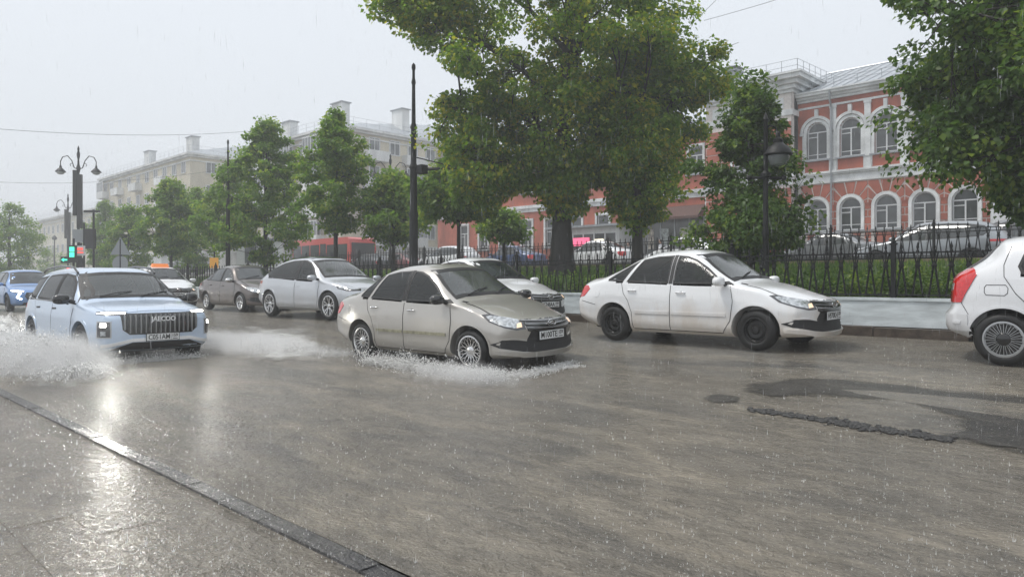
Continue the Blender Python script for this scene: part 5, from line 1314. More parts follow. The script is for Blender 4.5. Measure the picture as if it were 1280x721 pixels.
aw = MB(); aw.add([(-30.0, -.05, Z(6.1)), (-24.2, -.05, Z(6.1)), (-24.2, -1.1, Z(5.3)), (-30.0, -1.1, Z(5.3)), (-30.0, -.05, Z(6.0)), (-24.2, -.05, Z(6.0)), (-24.2, -1.1, Z(5.12)), (-30.0, -1.1, Z(5.12))], [(0, 1, 2, 3), (4, 7, 6, 5), (0, 4, 5, 1), (1, 5, 6, 2), (2, 6, 7, 3), (3, 7, 4, 0)]); aw.build('awning', M_awning, rb)
dr = MB(); dr.bb(-7.9, -6.5, -.09, .0, Z(2.2), Z(5.0)); dr.build('door', M_frame, rb)

# entrance kiosk front with lit pink sign, seen between the trunks
M_pink = mat('pink_sign', (.7, .08, .16), .5, emit=(1, .15, .3), emit_s=.8)
ks_ = empty('shop_front', (-33.5, 42.4, 1.8)); tag(ks_, 'low glazed shop front with a pink sign, seen between the two tree trunks', 'shop')
mb = MB(); mb.bb(-3.2, 3.2, 0, 1.2, 0, 3.1); mb.build('wall', M_pale, ks_); mb = MB(); mb.bb(-3.0, 3.0, -.03, 0, .5, 2.6); g_ = mb.build('shop_window', M_shop, ks_)
for x in np.linspace(-3, 3, 7): MB().bb(x - .05, x + .05, -.07, -.03, .4, 2.7).build('mullion', M_frame, g_)
MB().bb(-.9, .6, -.16, -.08, 1.75, 2.35).build('sign_panel', M_pink, ks_); MB().bb(-3.4, 3.4, -.5, 1.4, 3.1, 3.25).build('roof', M_tin, ks_)
MB().bb(1.1, 1.9, -.12, -.08, 1.6, 2.2).build('lit_panel', M_lit, ks_)

# --- beige apartment blocks
def apartment(name, label, x0, x1, y0, y1, zb, zc, floors, cols_s, cols_e, m1, m2, ridge, chim, haze_z=None):
    root = empty(name, (0, 0, zb)); tag(root, label, 'building')
    H = zc - zb; fh = H / floors
    MB().bb(x0, x1, y0, y1, 0, H).build('wall', m1, root)
    MB().bb(x0 - .1, x1 + .1, y0 - .1, y1, 0, fh * 1.0).build('plinth', m2, root)
    mb = MB()
    for a, b, p in ((H - .9, H - .75, .12), (H - .35, H - .1, .35), (H - .1, H + .15, .6)): mb.bb(x0 - p, x1 + p, y0 - p, y1 + p, a, b)
    mb.build('cornice', M_pale, root)
    wm = MB(); wm.bb(-.66, .66, -.05, .0, 0, 1.5, 0); fm = wm.mesh('pane', M_curtain)
    w2 = MB()
    for a, b, c, d in ((-.72, -.62, -.06, 1.56), (.62, .72, -.06, 1.56), (-.72, .72, -.08, .02), (-.72, .72, 1.48, 1.58), (-.04, .04, 0, 1.5)): w2.bb(a, b, -.10, 0, c, d)
    w2m = w2.mesh('window', M_frame)
    bl = MB(); bl.bb(-1.5, 1.5, -1.0, 0, -.15, 0); bl.bb(-1.5, 1.5, -1.0, -.92, 0, .95); bl.bb(-1.5, -1.42, -.92, 0, 0, .95); bl.bb(1.42, 1.5, -.92, 0, 0, .95); blm = bl.mesh('balcony', M_pale)
    gl = MB(); gl.bb(-1.46, 1.46, -.96, -.90, .95, 2.45, 0)
    for x in np.linspace(-1.46, 1.46, 6): gl.bb(x - .035, x + .035, -.99, -.9, .95, 2.45, 1)
    gl.bb(-1.5, 1.5, -1.0, -.9, 2.42, 2.55, 1); glm = gl.mesh('glazing', [M_curtain, M_frame])
    rnd = random.Random(int(abs(x0)))
    for face, cols in (('s', cols_s), ('e', cols_e)):
        for (u, kind) in cols:
            for f in range(floors):
                z = fh * f + (.9 if f else 1.0); loc = (u, y0, z) if face == 's' else (x1, u, z); rz = 0 if face == 's' else PI / 2
                if kind == 'b' and f:
                    o = put(blm, root, (loc[0], loc[1], fh * f)); o.rotation_euler.z = rz
                    if rnd.random() < .6: q = put(glm, o, (0, 0, 0))
                w = put(w2m, root, loc); w.rotation_euler.z = rz; put(fm, w, (0, 0, 0))
    rz_ = zc - zb + .16; r = roof('roof', x0 - .6, x1 + .6, y0 - .6, rz_, (y0 + y1) / 2, rz_ + ridge, root, M_zinc, 1.4, min(7, (y1 - y0) / 2), min(7, (y1 - y0) / 2))
    rail(r, [(x0, y1, rz_ + .1), (x0, y0 - .3, rz_ + .1), (x1 + .3, y0 - .3, rz_ + .1), (x1 + .3, y1, rz_ + .1)], .9, 1.6)
    for (cx, cy, h) in chim: c = MB(); c.bb(cx - 1.0, cx + 1.0, cy - .5, cy + .5, rz_ - .2, rz_ + h); c.build('chimney', M_pale, r); c = MB(); c.bb(cx - 1.15, cx + 1.15, cy - .65, cy + .65, rz_ + h, rz_ + h + .12); c.build('chimney_cap', M_tin, r)
    return root
apartment('apartment_block', 'nearer cream apartment block with white balconies and grey metal roof left of the big tree', -83, -65, 41.6, 76, 1.8, 17.0, 5,
    [(x, k) for x, k in ((-66.8, 'w'), (-69.6, 'b'), (-72.6, 'w'), (-75.4, 'b'), (-78.4, 'w'), (-81, 'b'))], [(45.8, 'b'), (48.5, 'w'), (51.0, 'b'), (53.6, 'w'), (56.4, 'b'), (59.5, 'w'), (62.5, 'b'), (66, 'w'), (70, 'b')], M_beige, M_pale, 3.6, [(-68.0, 43.5, 3.0), (-67.2, 51, 3.4), (-79, 43.5, 2.6)])
apartment('apartment_block', 'farther beige apartment block with two white chimneys, third building from the right', -133, -97, 39, 62, 1.8, 17.7, 5,
    [(x, k) for x, k in ((-99, 'w'), (-102.2, 'w'), (-105.6, 'b'), (-109, 'w'), (-112.4, 'w'), (-116, 'b'), (-120, 'w'), (-124, 'b'), (-128, 'w'), (-131, 'b'))], [(41.8, 'w'), (46.2, 'b'), (51, 'w'), (56, 'b')], M_beige, M_pale, 3.4, [(-101, 41, 2.8), (-117, 41, 2.8)])
apartment('office_building', 'faded long yellowish building beyond the crossing at far left', -186, -138, 40, 62, 1.6, 13.4, 3,
    [(-140 - 3.3 * k, 'w') for k in range(14)], [(44, 'w'), (50, 'w')], M_cream, M_cream, 2.4, [(-150, 50, 2.4)])
apartment('tall_building', 'hazy taller cream building rising behind the long yellowish one', -190, -150, 66, 84, 1.6, 19.0, 5,
    [(-152 - 3.6 * k, 'w') for k in range(10)], [(70, 'w'), (76, 'w')], M_cream, M_cream, 2.0, [])

# ------------------------------------------------------------------ lamp posts and poles
def double_lamp(px, d=None, Y=None, top=9.6, label='', group=None, banner=False, base=.6, panels=True):
    p, dd = at(px, Y=Y, d=d); root = empty('street_lamp', (p.x, p.y, base), THETA - PI / 2 + .1); tag(root, label, 'street lamp', group); H = top - base
    m = MB(); m.lathe([(.20, 0), (.20, .3), (.13, .5), (.11, 1.2), (.14, 1.3), (.09, 1.4), (.075, H * .55), (.10, H * .56), (.07, H * .58), (.06, H * .80), (.10, H * .82), (.13, H * .84), (.07, H * .86), (.05, H * .90), (.09, H * .92), (.10, H * .94), (.05, H * .96), (.07, H * .975), (.001, H)], n=12); m.build('post', M_iron, root, 40)
    for s in (-1, 1):
        a = MB(); pts = [(s * .05, 0, H * .83), (s * .25, 0, H * .84), (s * .40, 0, H * .89), (s * .65, 0, H * .925), (s * .95, 0, H * .915), (s * 1.08, 0, H * .885), (s * 1.08, 0, H * .86)]; a.tube(pts, .03, 6)
        a.tube([(s * .40 + .1 * math.cos(t) * s, 0, H * .86 + .1 * math.sin(t)) for t in np.linspace(-1, 4.2, 12)], .02, 5); a.build('arm', M_iron, root, 50)
        l = MB(); z = H * .86; l.lathe([(.03, 0), (.05, -.05), (.08, -.12), (.07, -.18), (.18, -.28), (.30, -.42), (.31, -.46), (.28, -.46)], (s * 1.08, 0, z), 14); l.build('lamp_shade', M_iron, root, 40)
        g = MB(); g.lathe([(.25, -.455), (.23, -.52), (.14, -.60), (.001, -.63)], (s * 1.08, 0, z), 12); g.build('lamp_globe', M_lens, root, 40)
    if banner:
        b = MB(); b.box((-.12, -.18, H * .66), (.2, .2, H * .32)); b.box((.16, -.18, H * .60), (.28, .2, H * .38)); b.build('wrapped_cable_box', M_plastic, root)
    return root
double_lamp(98, d=46, top=9.6, label='tallest black twin-arm street lamp at left, with dark boxes wrapped on its shaft', banner=True, group='twin-arm street lamps')
double_lamp(85, d=73, top=9.8, label='black twin-arm street lamp just left of and behind the tallest one at left', banner=True, group='twin-arm street lamps')
double_lamp(488, d=50, top=9.8, label='small-looking black twin-arm street lamp in front of the cream apartment block', group='twin-arm street lamps', base=1.4)
for px, dpt, tp in ((68, 105, 8.4),): 
    p, _ = at(px, d=dpt); r_ = empty('street_lamp', (p.x, p.y, .5)); tag(r_, 'thin faraway single lamp post at far left before the yellowish building', 'street lamp'); MB().tube([(0, 0, 0), (0, 0, 7)], [.12, .07], 8).build('post', M_iron, r_); MB().lathe([(.05, 7), (.35, 6.7), (.3, 6.4), (.001, 6.3)], n=8).build('lamp_shade', M_iron, r_)

def tall_pole(px, Y, top, label, r=.085, base=.8, arm=True):
    p, d = at(px, Y=Y); root = empty('catenary_pole', (p.x, p.y, base)); tag(root, label, 'pole', 'tall black wire poles'); H = top - base
    m = MB(); m.lathe([(r * 2.3, 0), (r * 2.3, .5), (r * 1.7, .8), (r * 1.6, 2.2), (r * 1.9, 2.3), (r * 1.45, 2.45), (r * 1.3, H * .52), (r * 1.7, H * .53), (r * 1.1, H * .55), (r * 1.0, H * .70), (r * 1.35, H * .71), (r * .8, H * .73), (r * .62, H * .90), (r * .9, H * .91), (r * .55, H * .93), (r * .5, H * .965), (r * .8, H * .975), (r * .7, H * .99), (.001, H)], n=14); m.build('shaft', M_iron, root, 40)
    if arm:
        a = MB(); z = H * .52; a.tube([(0, 0, z), (.9, .55, z + .02), (1.6, .95, z)], .05, 6); a.box((.25, .12, z), (.35, .25, .28)); a.tube([(.1, 0, z + .4), (1.2, .7, z + .05)], .02, 5); a.build('bracket_arm', M_iron, root)
    return root
pA = tall_pole(517, 14.6, 8.05, 'tall black pole with a bracket arm standing left of the big tree')
pB = tall_pole(285, 14.6, 7.4, 'tall thin black pole rising among the young trees at left', .062, arm=False)

# hanging lantern post in front of the right young tree
p, d = at(957, Y=14.0); lp = empty('lantern_post', (p.x, p.y, .7), THETA - PI / 2); tag(lp, 'black post with one hanging lantern standing before the bushy tree at right', 'street lamp')
m = MB(); m.lathe([(.11, 0), (.11, .3), (.07, .45), (.06, 1.2), (.08, 1.25), (.05, 1.35), (.05, 2.35), (.10, 2.38), (.10, 2.44), (.045, 2.5), (.04, 3.5), (.06, 3.53), (.001, 3.7)], n=12); m.tube([(-.32, 0, 2.36), (.32, 0, 2.36)], .03, 6); m.ellip((-.34, 0, 2.36), (.06, .05, .05)); m.ellip((.36, 0, 2.36), (.06, .05, .05)); m.build('post', M_iron, lp, 40)
m = MB(); m.tube([(0, 0, 3.35), (.08, 0, 3.42), (.2, 0, 3.38), (.24, 0, 3.28)], .02, 6); m.build('arm', M_iron, lp)
m = MB(); m.lathe([(.02, 3.30), (.05, 3.26), (.04, 3.18), (.10, 3.13), (.10, 3.06), (.14, 3.02), (.22, 2.96), (.27, 2.88), (.29, 2.83), (.27, 2.81)], (.25, 0, 0), 18); m.build('lamp_shade', M_iron, lp, 40)
m = MB(); m.lathe([(.23, 2.80), (.22, 2.72), (.15, 2.62), (.001, 2.58)], (.25, 0, 0), 16); m.build('lamp_globe', mat('lamp_glass', (.25, .27, .28), .15, 0, .5, alpha=.6), lp, 40)

# wires
def wire(name, a, b, sag, label):
    a, b = Vector(a), Vector(b); pts = [a.lerp(b, t) - Vector((0, 0, sag * 4 * t * (1 - t))) for t in np.linspace(0, 1, 16)]
    o = MB().tube(pts, .012, 4).build(name, M_iron); tag(o, label, 'wire', 'overhead wires'); return o
q1, _ = at(1330, d=30); q0, _ = at(880, d=40); wire('overhead_wire', (q0.x, q0.y, 15.4), (q1.x, q1.y, 17), .3, 'upper of two thin overhead wires right of the big tree')
q1, _ = at(1150, d=20); q0, _ = at(840, d=40); wire('overhead_wire', (q0.x, q0.y, 14.2), (q1.x, q1.y, 15), .3, 'lower of two thin overhead wires right of the big tree')
q0, _ = at(-60, d=40); q1, _ = at(330, d=60); wire('overhead_wire', (q0.x, q0.y, 9.6), (q1.x, q1.y, 13.5), .5, 'thin wire crossing the sky behind the tallest lamp at left')
q0, _ = at(-60, d=60); q1, _ = at(330, d=60); wire('overhead_wire', (q0.x, q0.y, 9.4), (q1.x, q1.y, 10.8), .9, 'lowest thin wire crossing the sky at left')

# traffic lights and signs at the crossing
def pole_at(px, d, name, label, cat, h, base=.1, r=.06):
    p, _ = at(px, d=d); root = empty(name, (p.x, p.y, base), THETA - PI / 2); tag(root, label, cat); MB().tube([(0, 0, 0), (0, 0, h)], r, 8).build('pole', M_iron, root); return root
M_green = mat('green_signal', (.1, .8, .5), .4, emit=(.05, 1, .6), emit_s=1.0); M_redsig = mat('red_signal', (.9, .1, .1), .4, emit=(1, .08, .05), emit_s=1.0)
M_sign_w = mat('sign_white', (.7, .72, .72), .5); M_sign_b = mat('sign_back_grey', (.30, .32, .33), .5, .3)
t = pole_at(92, 40, 'traffic_light', 'lit traffic light with green arrow and red signal behind the pale blue suv', 'traffic light', 3.2)
m = MB(); m.box((0, -.05, 2.35), (.34, .2, .95)); m.box((-.42, -.05, 2.02), (.42, .2, .36)); m.box((-.12, -.08, 1.35), (.40, .2, .55)); m.build('housing', M_plastic, t)
m = MB(); m.box((0, -.16, 2.6), (.26, .02, .26)); m.box((0, -.16, 2.3), (.26, .02, .26)); m.build('green_lamp', M_green, t); m = MB(); m.prism([(-.58, 2.02), (-.44, 2.12), (-.44, 2.06), (-.26, 2.06), (-.26, 1.98), (-.44, 1.98), (-.44, 1.92)], -.18, -.155); m.build('green_arrow', M_green, t)
m = MB(); m.box((-.12, -.19, 1.47), (.3, .02, .2)); m.box((-.12, -.19, 1.22), (.3, .02, .2)); m.build('red_lamp', M_redsig, t)
s = pole_at(101, 40.6, 'road_sign', 'white rectangular road sign with red symbol beside the green traffic light', 'sign', 3.0)
m = MB(); m.box((0, -.05, 2.55), (.55, .03, .55)); m.build('sign_plate', M_sign_w, s); m = MB(); m.box((0, -.075, 2.65), (.3, .02, .12)); m.box((0, -.075, 2.45), (.36, .02, .06)); m.build('sign_symbol', M_redsig, s); m = MB(); m.box((.0, -.07, 1.7), (.32, .2, .9)); m.build('signal_back', M_plastic, s)
t = pole_at(117, 42, 'traffic_light', 'dark back of a traffic light on its own post right of the tallest lamp', 'traffic light', 5.0); m = MB(); m.box((-.15, -.05, 3.3), (.5, .3, 1.15)); m.build('housing', M_plastic, t); m = MB(); m.box((-.1, -.02, 4.9), (.9, .1, .12)); m.build('crossbar', M_plastic, t)
s = pole_at(105, 44, 'road_sign', 'large pale grey sign panel between the street lamps at left', 'sign', 4.4); m = MB(); m.box((-.1, .0, 3.6), (1.2, .04, .8)); m.build('sign_plate', M_sign_b, s)
s = pole_at(151, 30, 'road_sign', 'grey backs of a triangular and a round road sign above the pale blue suv', 'sign', 2.6)
m = MB(); m.prism([(-.42, 1.95), (.42, 1.95), (0, 2.68)], -.05, -.02); m.build('triangle_plate', M_sign_b, s, None); m = MB(); m.lathe([(.001, -.05), (.33, -.05), (.33, -.02), (.001, -.02)], (0, 0, 1.58), 20, 'y'); m.build('round_plate', M_sign_b, s)
p, _ = at(268, d=42); s = empty('bus_stop_sign', (p.x, p.y, .9), THETA - PI / 2); tag(s, 'orange stop sign on a thin post seen between young tree trunks', 'sign'); MB().tube([(0, 0, 0), (0, 0, 2.4)], .04, 6).build('pole', M_iron, s); m = MB(); m.box((0, -.05, 1.1), (.5, .04, .6)); m.build('sign_plate', mat('orange_sign', (.85, .38, .03), .5, emit=(1, .5, .1), emit_s=.15), s)
kq, _ = at(330, d=52); kr = empty('ticket_kiosk', (kq.x, kq.y, 1.3), THETA - PI / 2); tag(kr, 'pale street kiosk with dark windows behind the far fence at left', 'kiosk'); MB().bb(-1.6, 1.6, -1, 1, 0, 2.5).build('wall', M_pale, kr); MB().bb(-1.8, 1.8, -1.2, 1.2, 2.5, 2.65).build('roof', M_tin, kr)
for x in (-1.0, .1): MB().bb(x, x + .8, -1.04, -1.0, .9, 2.1).build('window', M_pane, kr)

# ------------------------------------------------------------------ trees
def T(px, Y, base, top_px, **k):
    p, d = at(px, Y=Y); return p.x, p.y, base, d
x, y, z, d = T(703, 17.0, 1.0, 0)
tree(x, y, z, 13.5, (2.1, 13.5, 4.3, 1.35), .31, 128000, .13, M_leaf, 'huge old linden with a thick dark trunk in the middle of the boulevard', clumps=760, seed=5, clump_r=.50, blobs=[(-3.0, -2.9, 8.4, 1.6, .9), (-1.9, -1.8, 4.6, 1.4, 1.2), (-1.5, -1.5, 3.1, 1.2, .6), (2.6, 2.3, 6.4, 1.5, 1.2), (1.6, 1.4, 3.6, 1.2, .9), (2.0, 1.8, 4.9, 1.4, 1.2), (-3.2, -3.0, 10.2, 1.4, .8)], flare=1.7, limbs=18, lean=(.9, -.2), name='linden_tree')
p, d = at(797, Y=18.5); tree(p.x, p.y, 1.2, 7.6, (1.5, 7.2, 1.9, .8), .17, 26000, .12, M_leaf, 'slender linden with a dark straight trunk just right of the huge one', clumps=150, seed=9, clump_r=.42, name='linden_tree')
p, d = at(940, Y=15.6); tree(p.x, p.y, .95, 4.6, (.6, 4.55, 1.4, .42), .07, 22000, .10, M_leaf_d, 'bushy young linden behind the lantern post in front of the red building', clumps=150, seed=12, clump_r=.32, name='linden_tree', flare=1.2)
p, d = at(1322, Y=14.8); tree(p.x, p.y, .8, 8, (1.35, 7.6, 2.7, .7), .16, 60000, .11, M_leaf_d, 'dark dense linden whose crown fills the upper right corner', clumps=380, seed=23, clump_r=.42, name='linden_tree')
spec = [ # px, Y, top px, crown radius, base crown, leaves, label
    (573, 16.5, 196, 1.25, 2.2, 9000, 'young linden with bare forked lower branches right of the tall pole', 31),
    (492, 17.5, 214, 1.15, 1.5, 7500, 'small grey-green tree left of the tall pole in front of the small-looking lamp', 32),
    (420, 16.0, 142, 1.35, 2.1, 10000, 'tall young linden with a ragged leaning top before the cream apartment block', 33),
    (332, 16.0, 152, 1.75, 1.0, 14000, 'tallest and widest of the young trees at left, before the gap between apartment blocks', 34),
    (285, 17.5, 205, 1.2, 1.8, 7000, 'young tree directly left of the tallest young one, close to the thin black pole', 35),
    (214, 16.5, 225, 1.4, 1.6, 9000, 'pointed young linden in front of the farther beige apartment block', 36),
    (160, 17.5, 255, 1.5, 1.2, 5500, 'low young tree right of the triangular road sign', 37),
    (131, 21.0, 252, 1.5, 1.8, 5500, 'darker young tree behind the traffic light at left', 38),
    (630, 19.5, 262, .65, 1.3, 2400, 'small sapling under the left side of the huge linden', 39),
    (245, 20.0, 236, 1.3, 1.3, 5000, 'thin young tree between the pointed one and the thin black pole', 41)]
for px, Y, top, R, cb, nl, lab, sd in spec:
    p, d = at(px, Y=Y); zb = LZ(Y) if p.x > E0 else .4; H = z_at(top, d) - zb
    tree(p.x, p.y, zb, H, (cb, H, R * 1.42, .52), .05 + .007 * H, int(nl * 1.75), .115 + .0008 * d, M_leaf_y, lab, 'young trees planted along the boulevard', clumps=int(90 + R * 62), seed=sd, clump_r=.34, flare=1.2, limbs=9, name='young_tree', bare=4 if px == 573 else 0)
p, d = at(12, d=62); tree(p.x, p.y, .3, 7.5, (1.2, 7.2, 3.2, .75), .2, 9000, .16, M_leaf_y, 'hazy round tree at the far left edge', clumps=90, seed=51, clump_r=.7, name='street_tree')
p, d = at(-35, d=58); tree(p.x, p.y, .3, 6.5, (.8, 6.0, 2.8, .75), .2, 6000, .16, M_leaf_y, 'hazy low tree cut by the left edge of the photograph', clumps=60, seed=52, clump_r=.7, name='street_tree')
for k, (px, dd, h) in enumerate(((60, 110, 5.5), (88, 120, 5))):
    p, d = at(px, d=dd); tree(p.x, p.y, .3, h, (1., h, 2.2, .75), .15, 2200, .25, M_leaf_y, ['faint distant tree before the yellowish building, left one', 'faint distant tree behind the lit traffic light'][k], clumps=40, seed=60 + k, clump_r=.7, name='street_tree')

# hedge shrubs just behind the near fence, weeds on the lawn
def shrubs():
    P = []; N = []
    for k in range(480):
        x = RNG.uniform(-28, 4); y = 13.6 + 1.3 * RNG.random() ** 2; h = RNG.uniform(.35, .62); n = 80
        v = RNG.normal(0, 1, (n, 3)); v /= np.linalg.norm(v, axis=1)[:, None]; q = np.array([x, y, LZ(y) + h * .4]) + v * np.array([.35, .3, h * .55]) * (RNG.random(n) ** .4)[:, None]; P.append(q); N.append(v)
    return np.concatenate(P), np.concatenate(N)
P, N_ = shrubs(); o = bpy.data.objects.new('hedge', leaves(P, N_, .07, M_leaf_d, 'hedge', .1)); link(o); tag(o, 'low leafy hedge growing along the inside of the near fence', kind='stuff')
n = 60000; X = RNG.uniform(-40, 6, n); Y = 13.5 + (RNG.random(n) ** 1.3) * 7.7; P = np.stack([X, Y, np.array([LZ(v) for v in Y])], -1)
o = bpy.data.objects.new('grass', scatter('grass', [(-.02, 0, 0), (.02, 0, 0), (0, .04, 1.0)], [(0, 1, 2)], P, np.stack([RNG.uniform(.5, 1.3, n)] * 2 + [RNG.uniform(.06, .20, n)], -1), RNG.uniform(0, 6.28, n), M_leaf_d)); link(o); tag(o, 'grass and weeds on the boulevard lawn', kind='stuff')

# ------------------------------------------------------------------ moving cars
def place(o, x, y, yaw=0, z=0, roll=0, pitch=0):
    o.location = (x, y, z); o.rotation_euler = (roll, pitch, math.radians(yaw)); return o
def recolor(root, old, new):
    for o in [root] + list(root.children_recursive):
        if o.type == 'MESH':
            for s in o.material_slots:
                if s.material == old: s.link = 'OBJECT'; s.material = new
c_white = place(granta('liftback_car', P_white, 'lift', True, P_white, P_white, 'steel', 'H970KH', '159'), -5.9, 10.66, 0, -.005, roll=.012)
tag(c_white, 'white liftback with black steel wheels and muddy doors before the low wall', 'car')
c_beige = place(granta('sedan_car', P_beige, 'sedan', False, M_chrome, M_blackgloss, 'mesh', 'M100TE', '159', M_mold_b, steer=.06), -8.57, 7.51, 1.6, -.245, roll=.03)
tag(c_beige, 'beige sedan with bright multi-spoke wheels ploughing through shallow water in the middle', 'car')
c_blue = place(big_suv(P_blueish), -15.0, 4.55, 1.5, -.47, roll=0)
tag(c_blue, 'pale blue large suv with vertical ribbed grille and lit headlights throwing spray', 'suv')
c_silver = place(coupe_suv('coupe_suv', COUPE, P_silver, M_roofblack, 'split', 'silver'), -17.5, 10.75, 3, -.02)
tag(c_silver, 'silver coupe-roofed suv with black roof between the brown sedan and the beige sedan', 'suv')
c_hatch = place(hatchback(P_hatch), -.45, 11.05, 0, -.02)
tag(c_hatch, 'white hatchback cut by the right edge with a big red tail light', 'car')
c_kia = place(granta('sedan_car', P_white_clean, 'lift', True, P_white_clean, P_white_clean, 'split', 'K248AA', '159', simple=True), -11.75, 11.2, 0, 0)
tag(c_kia, 'clean white car half hidden behind the beige sedan', 'car')
c_brown = place(granta('sedan_car', P_brown, 'sedan', False, P_brown, M_chrome, 'split', 'A416CT', '159', simple=True, lit=True), -23.0, 11.1, 0, 0)
tag(c_brown, 'dark brown sedan with lit headlight in the far lane', 'car')
c_taxi = place(dup(c_kia), -28.4, 10.3, -2, 0); tag(c_taxi, 'white taxi with an orange roof sign behind the pale blue suv', 'taxi')
tx = MB(); tx.box((0, 0, 1.55), (.18, .62, .13), taper=.85); tx.build('roof_sign', mat('taxi_orange', (.85, .25, .06), .4, emit=(1, .3, .1), emit_s=.3), c_taxi)
c_bl2 = place(coupe_suv('compact_suv', BLUE, P_blue, None, 'suv', 'blue'), -34.9, 7.4, 0, -.24)
tag(c_bl2, 'blue suv with lit angular running lights at the far left', 'suv')
recolor(dup(c_kia), None, None) if False else None

# ------------------------------------------------------------------ parked cars and bus behind the boulevard
P_parks = paint('parked_silver_paint', (.30, .32, .34), .4, .3, .2); P_grey = paint('grey_paint', (.20, .21, .22), .4, .3, .2); P_dark = paint('dark_paint', (.03, .032, .04), .3, .3, .2); P_red = paint('dark_red_paint', (.18, .03, .03), .2, .3, .2); P_navy = paint('navy_paint', (.03, .06, .16), .2, .3, .2)
G3 = 'cars parked behind the far fence'
def parked(src, pm_old, px, Y, yaw, newp, label, base=1.4, cat='car', group=G3):
    o = dup(src); p, d = at(px, Y=Y); place(o, p.x, p.y, yaw, base); recolor(o, pm_old, newp); tag(o, label, cat, group); return o
p, d = at(1162, Y=27.2); sw = place(coupe_suv('parked_suv', BLUE, P_parks, None, 'suv', 'blue2'), p.x, p.y, 180, 1.27); tag(sw, 'silver estate-shaped suv parked in front of the arched ground floor windows', 'suv', G3)
parked(sw, P_parks, 1262, 29.5, 180, P_grey, 'grey car parked behind the far fence at the right edge')
parked(c_kia, P_white_clean, 858, 28.5, 180, P_white_clean, 'white car parked behind the far fence just left of the bushy tree')
parked(c_brown, P_brown, 918, 30.0, 180, P_red, 'dark red car parked behind the bushy tree at right')
parked(sw, P_parks, 560, 29.0, 180, P_white_clean, 'white suv parked behind the tall pole on the far side', cat='suv')
parked(c_kia, P_white_clean, 640, 28.6, 180, P_navy, 'navy car parked left of the thick trunk')
parked(c_kia, P_white_clean, 745, 28.0, 180, P_white_clean, 'white car parked between the thick trunk and the slender trunk')
parked(c_brown, P_brown, 462, 30.0, 180, P_dark, 'dark car parked right of the red bus')
parked(c_brown, P_brown, 1035, 29.5, 180, P_grey, 'grey sedan parked right of the bushy tree, roof only above the fence')
parked(sw, P_parks, 232, 26.0, 180, P_grey, 'grey suv parked on the far side beyond the white taxi', cat='suv')
parked(c_brown, P_brown, 500, 31.0, 180, P_red, 'reddish car parked behind the small grey-green tree')

M_busred = paint('bus_red', (.58, .045, .035), 0, .35, .2); M_busglass = mat('bus_glass', (.03, .035, .04), .1, 0, .7)
p, d = at(412, Y=33.5); bus = empty('bus', (p.x - 1.0, p.y, 1.4), 0); tag(bus, 'red city bus behind the young trees at left', 'bus')
b = MB(); prof = [(-6, .35), (6, .35), (6, 2.2), (5.85, 2.9), (5.6, 3.05), (-5.8, 3.05), (-6, 2.85)]; b.prism(prof, -1.25, 1.25); b.build('body', M_busred, bus)
b = MB(); b.bb(-5.7, 1.4, -1.275, -1.25, 1.25, 2.55); b.build('window_band', M_busglass, bus); b = MB(); b.bb(2.6, 5.6, -1.275, -1.25, 1.25, 2.5); b.build('window_band', M_busglass, bus); b = MB(); b.bb(6.0, 6.03, -1.1, 1.1, 1.2, 2.6); b.build('windscreen', M_busglass, bus)
for x in np.linspace(-5.7, 1.4, 6)[1:-1]: MB().bb(x - .04, x + .04, -1.29, -1.275, 1.25, 2.55).build('window_bar', M_busred, bus)
for x in (-3.6, 3.2):
    for s in (-1, 1): w = MB(); w.lathe([(.001, 0), (.25, 0), (.28, .03), (.48, .02), (.48, .28), (.001, .28)], (x, -1.27 if s < 0 else .99, .48), 20, 'y'); w.build('wheel', M_rubber, bus)
b = MB(); b.bb(1.6, 2.45, -1.28, -1.25, .45, 2.6); b.build('door', M_busglass, bus)

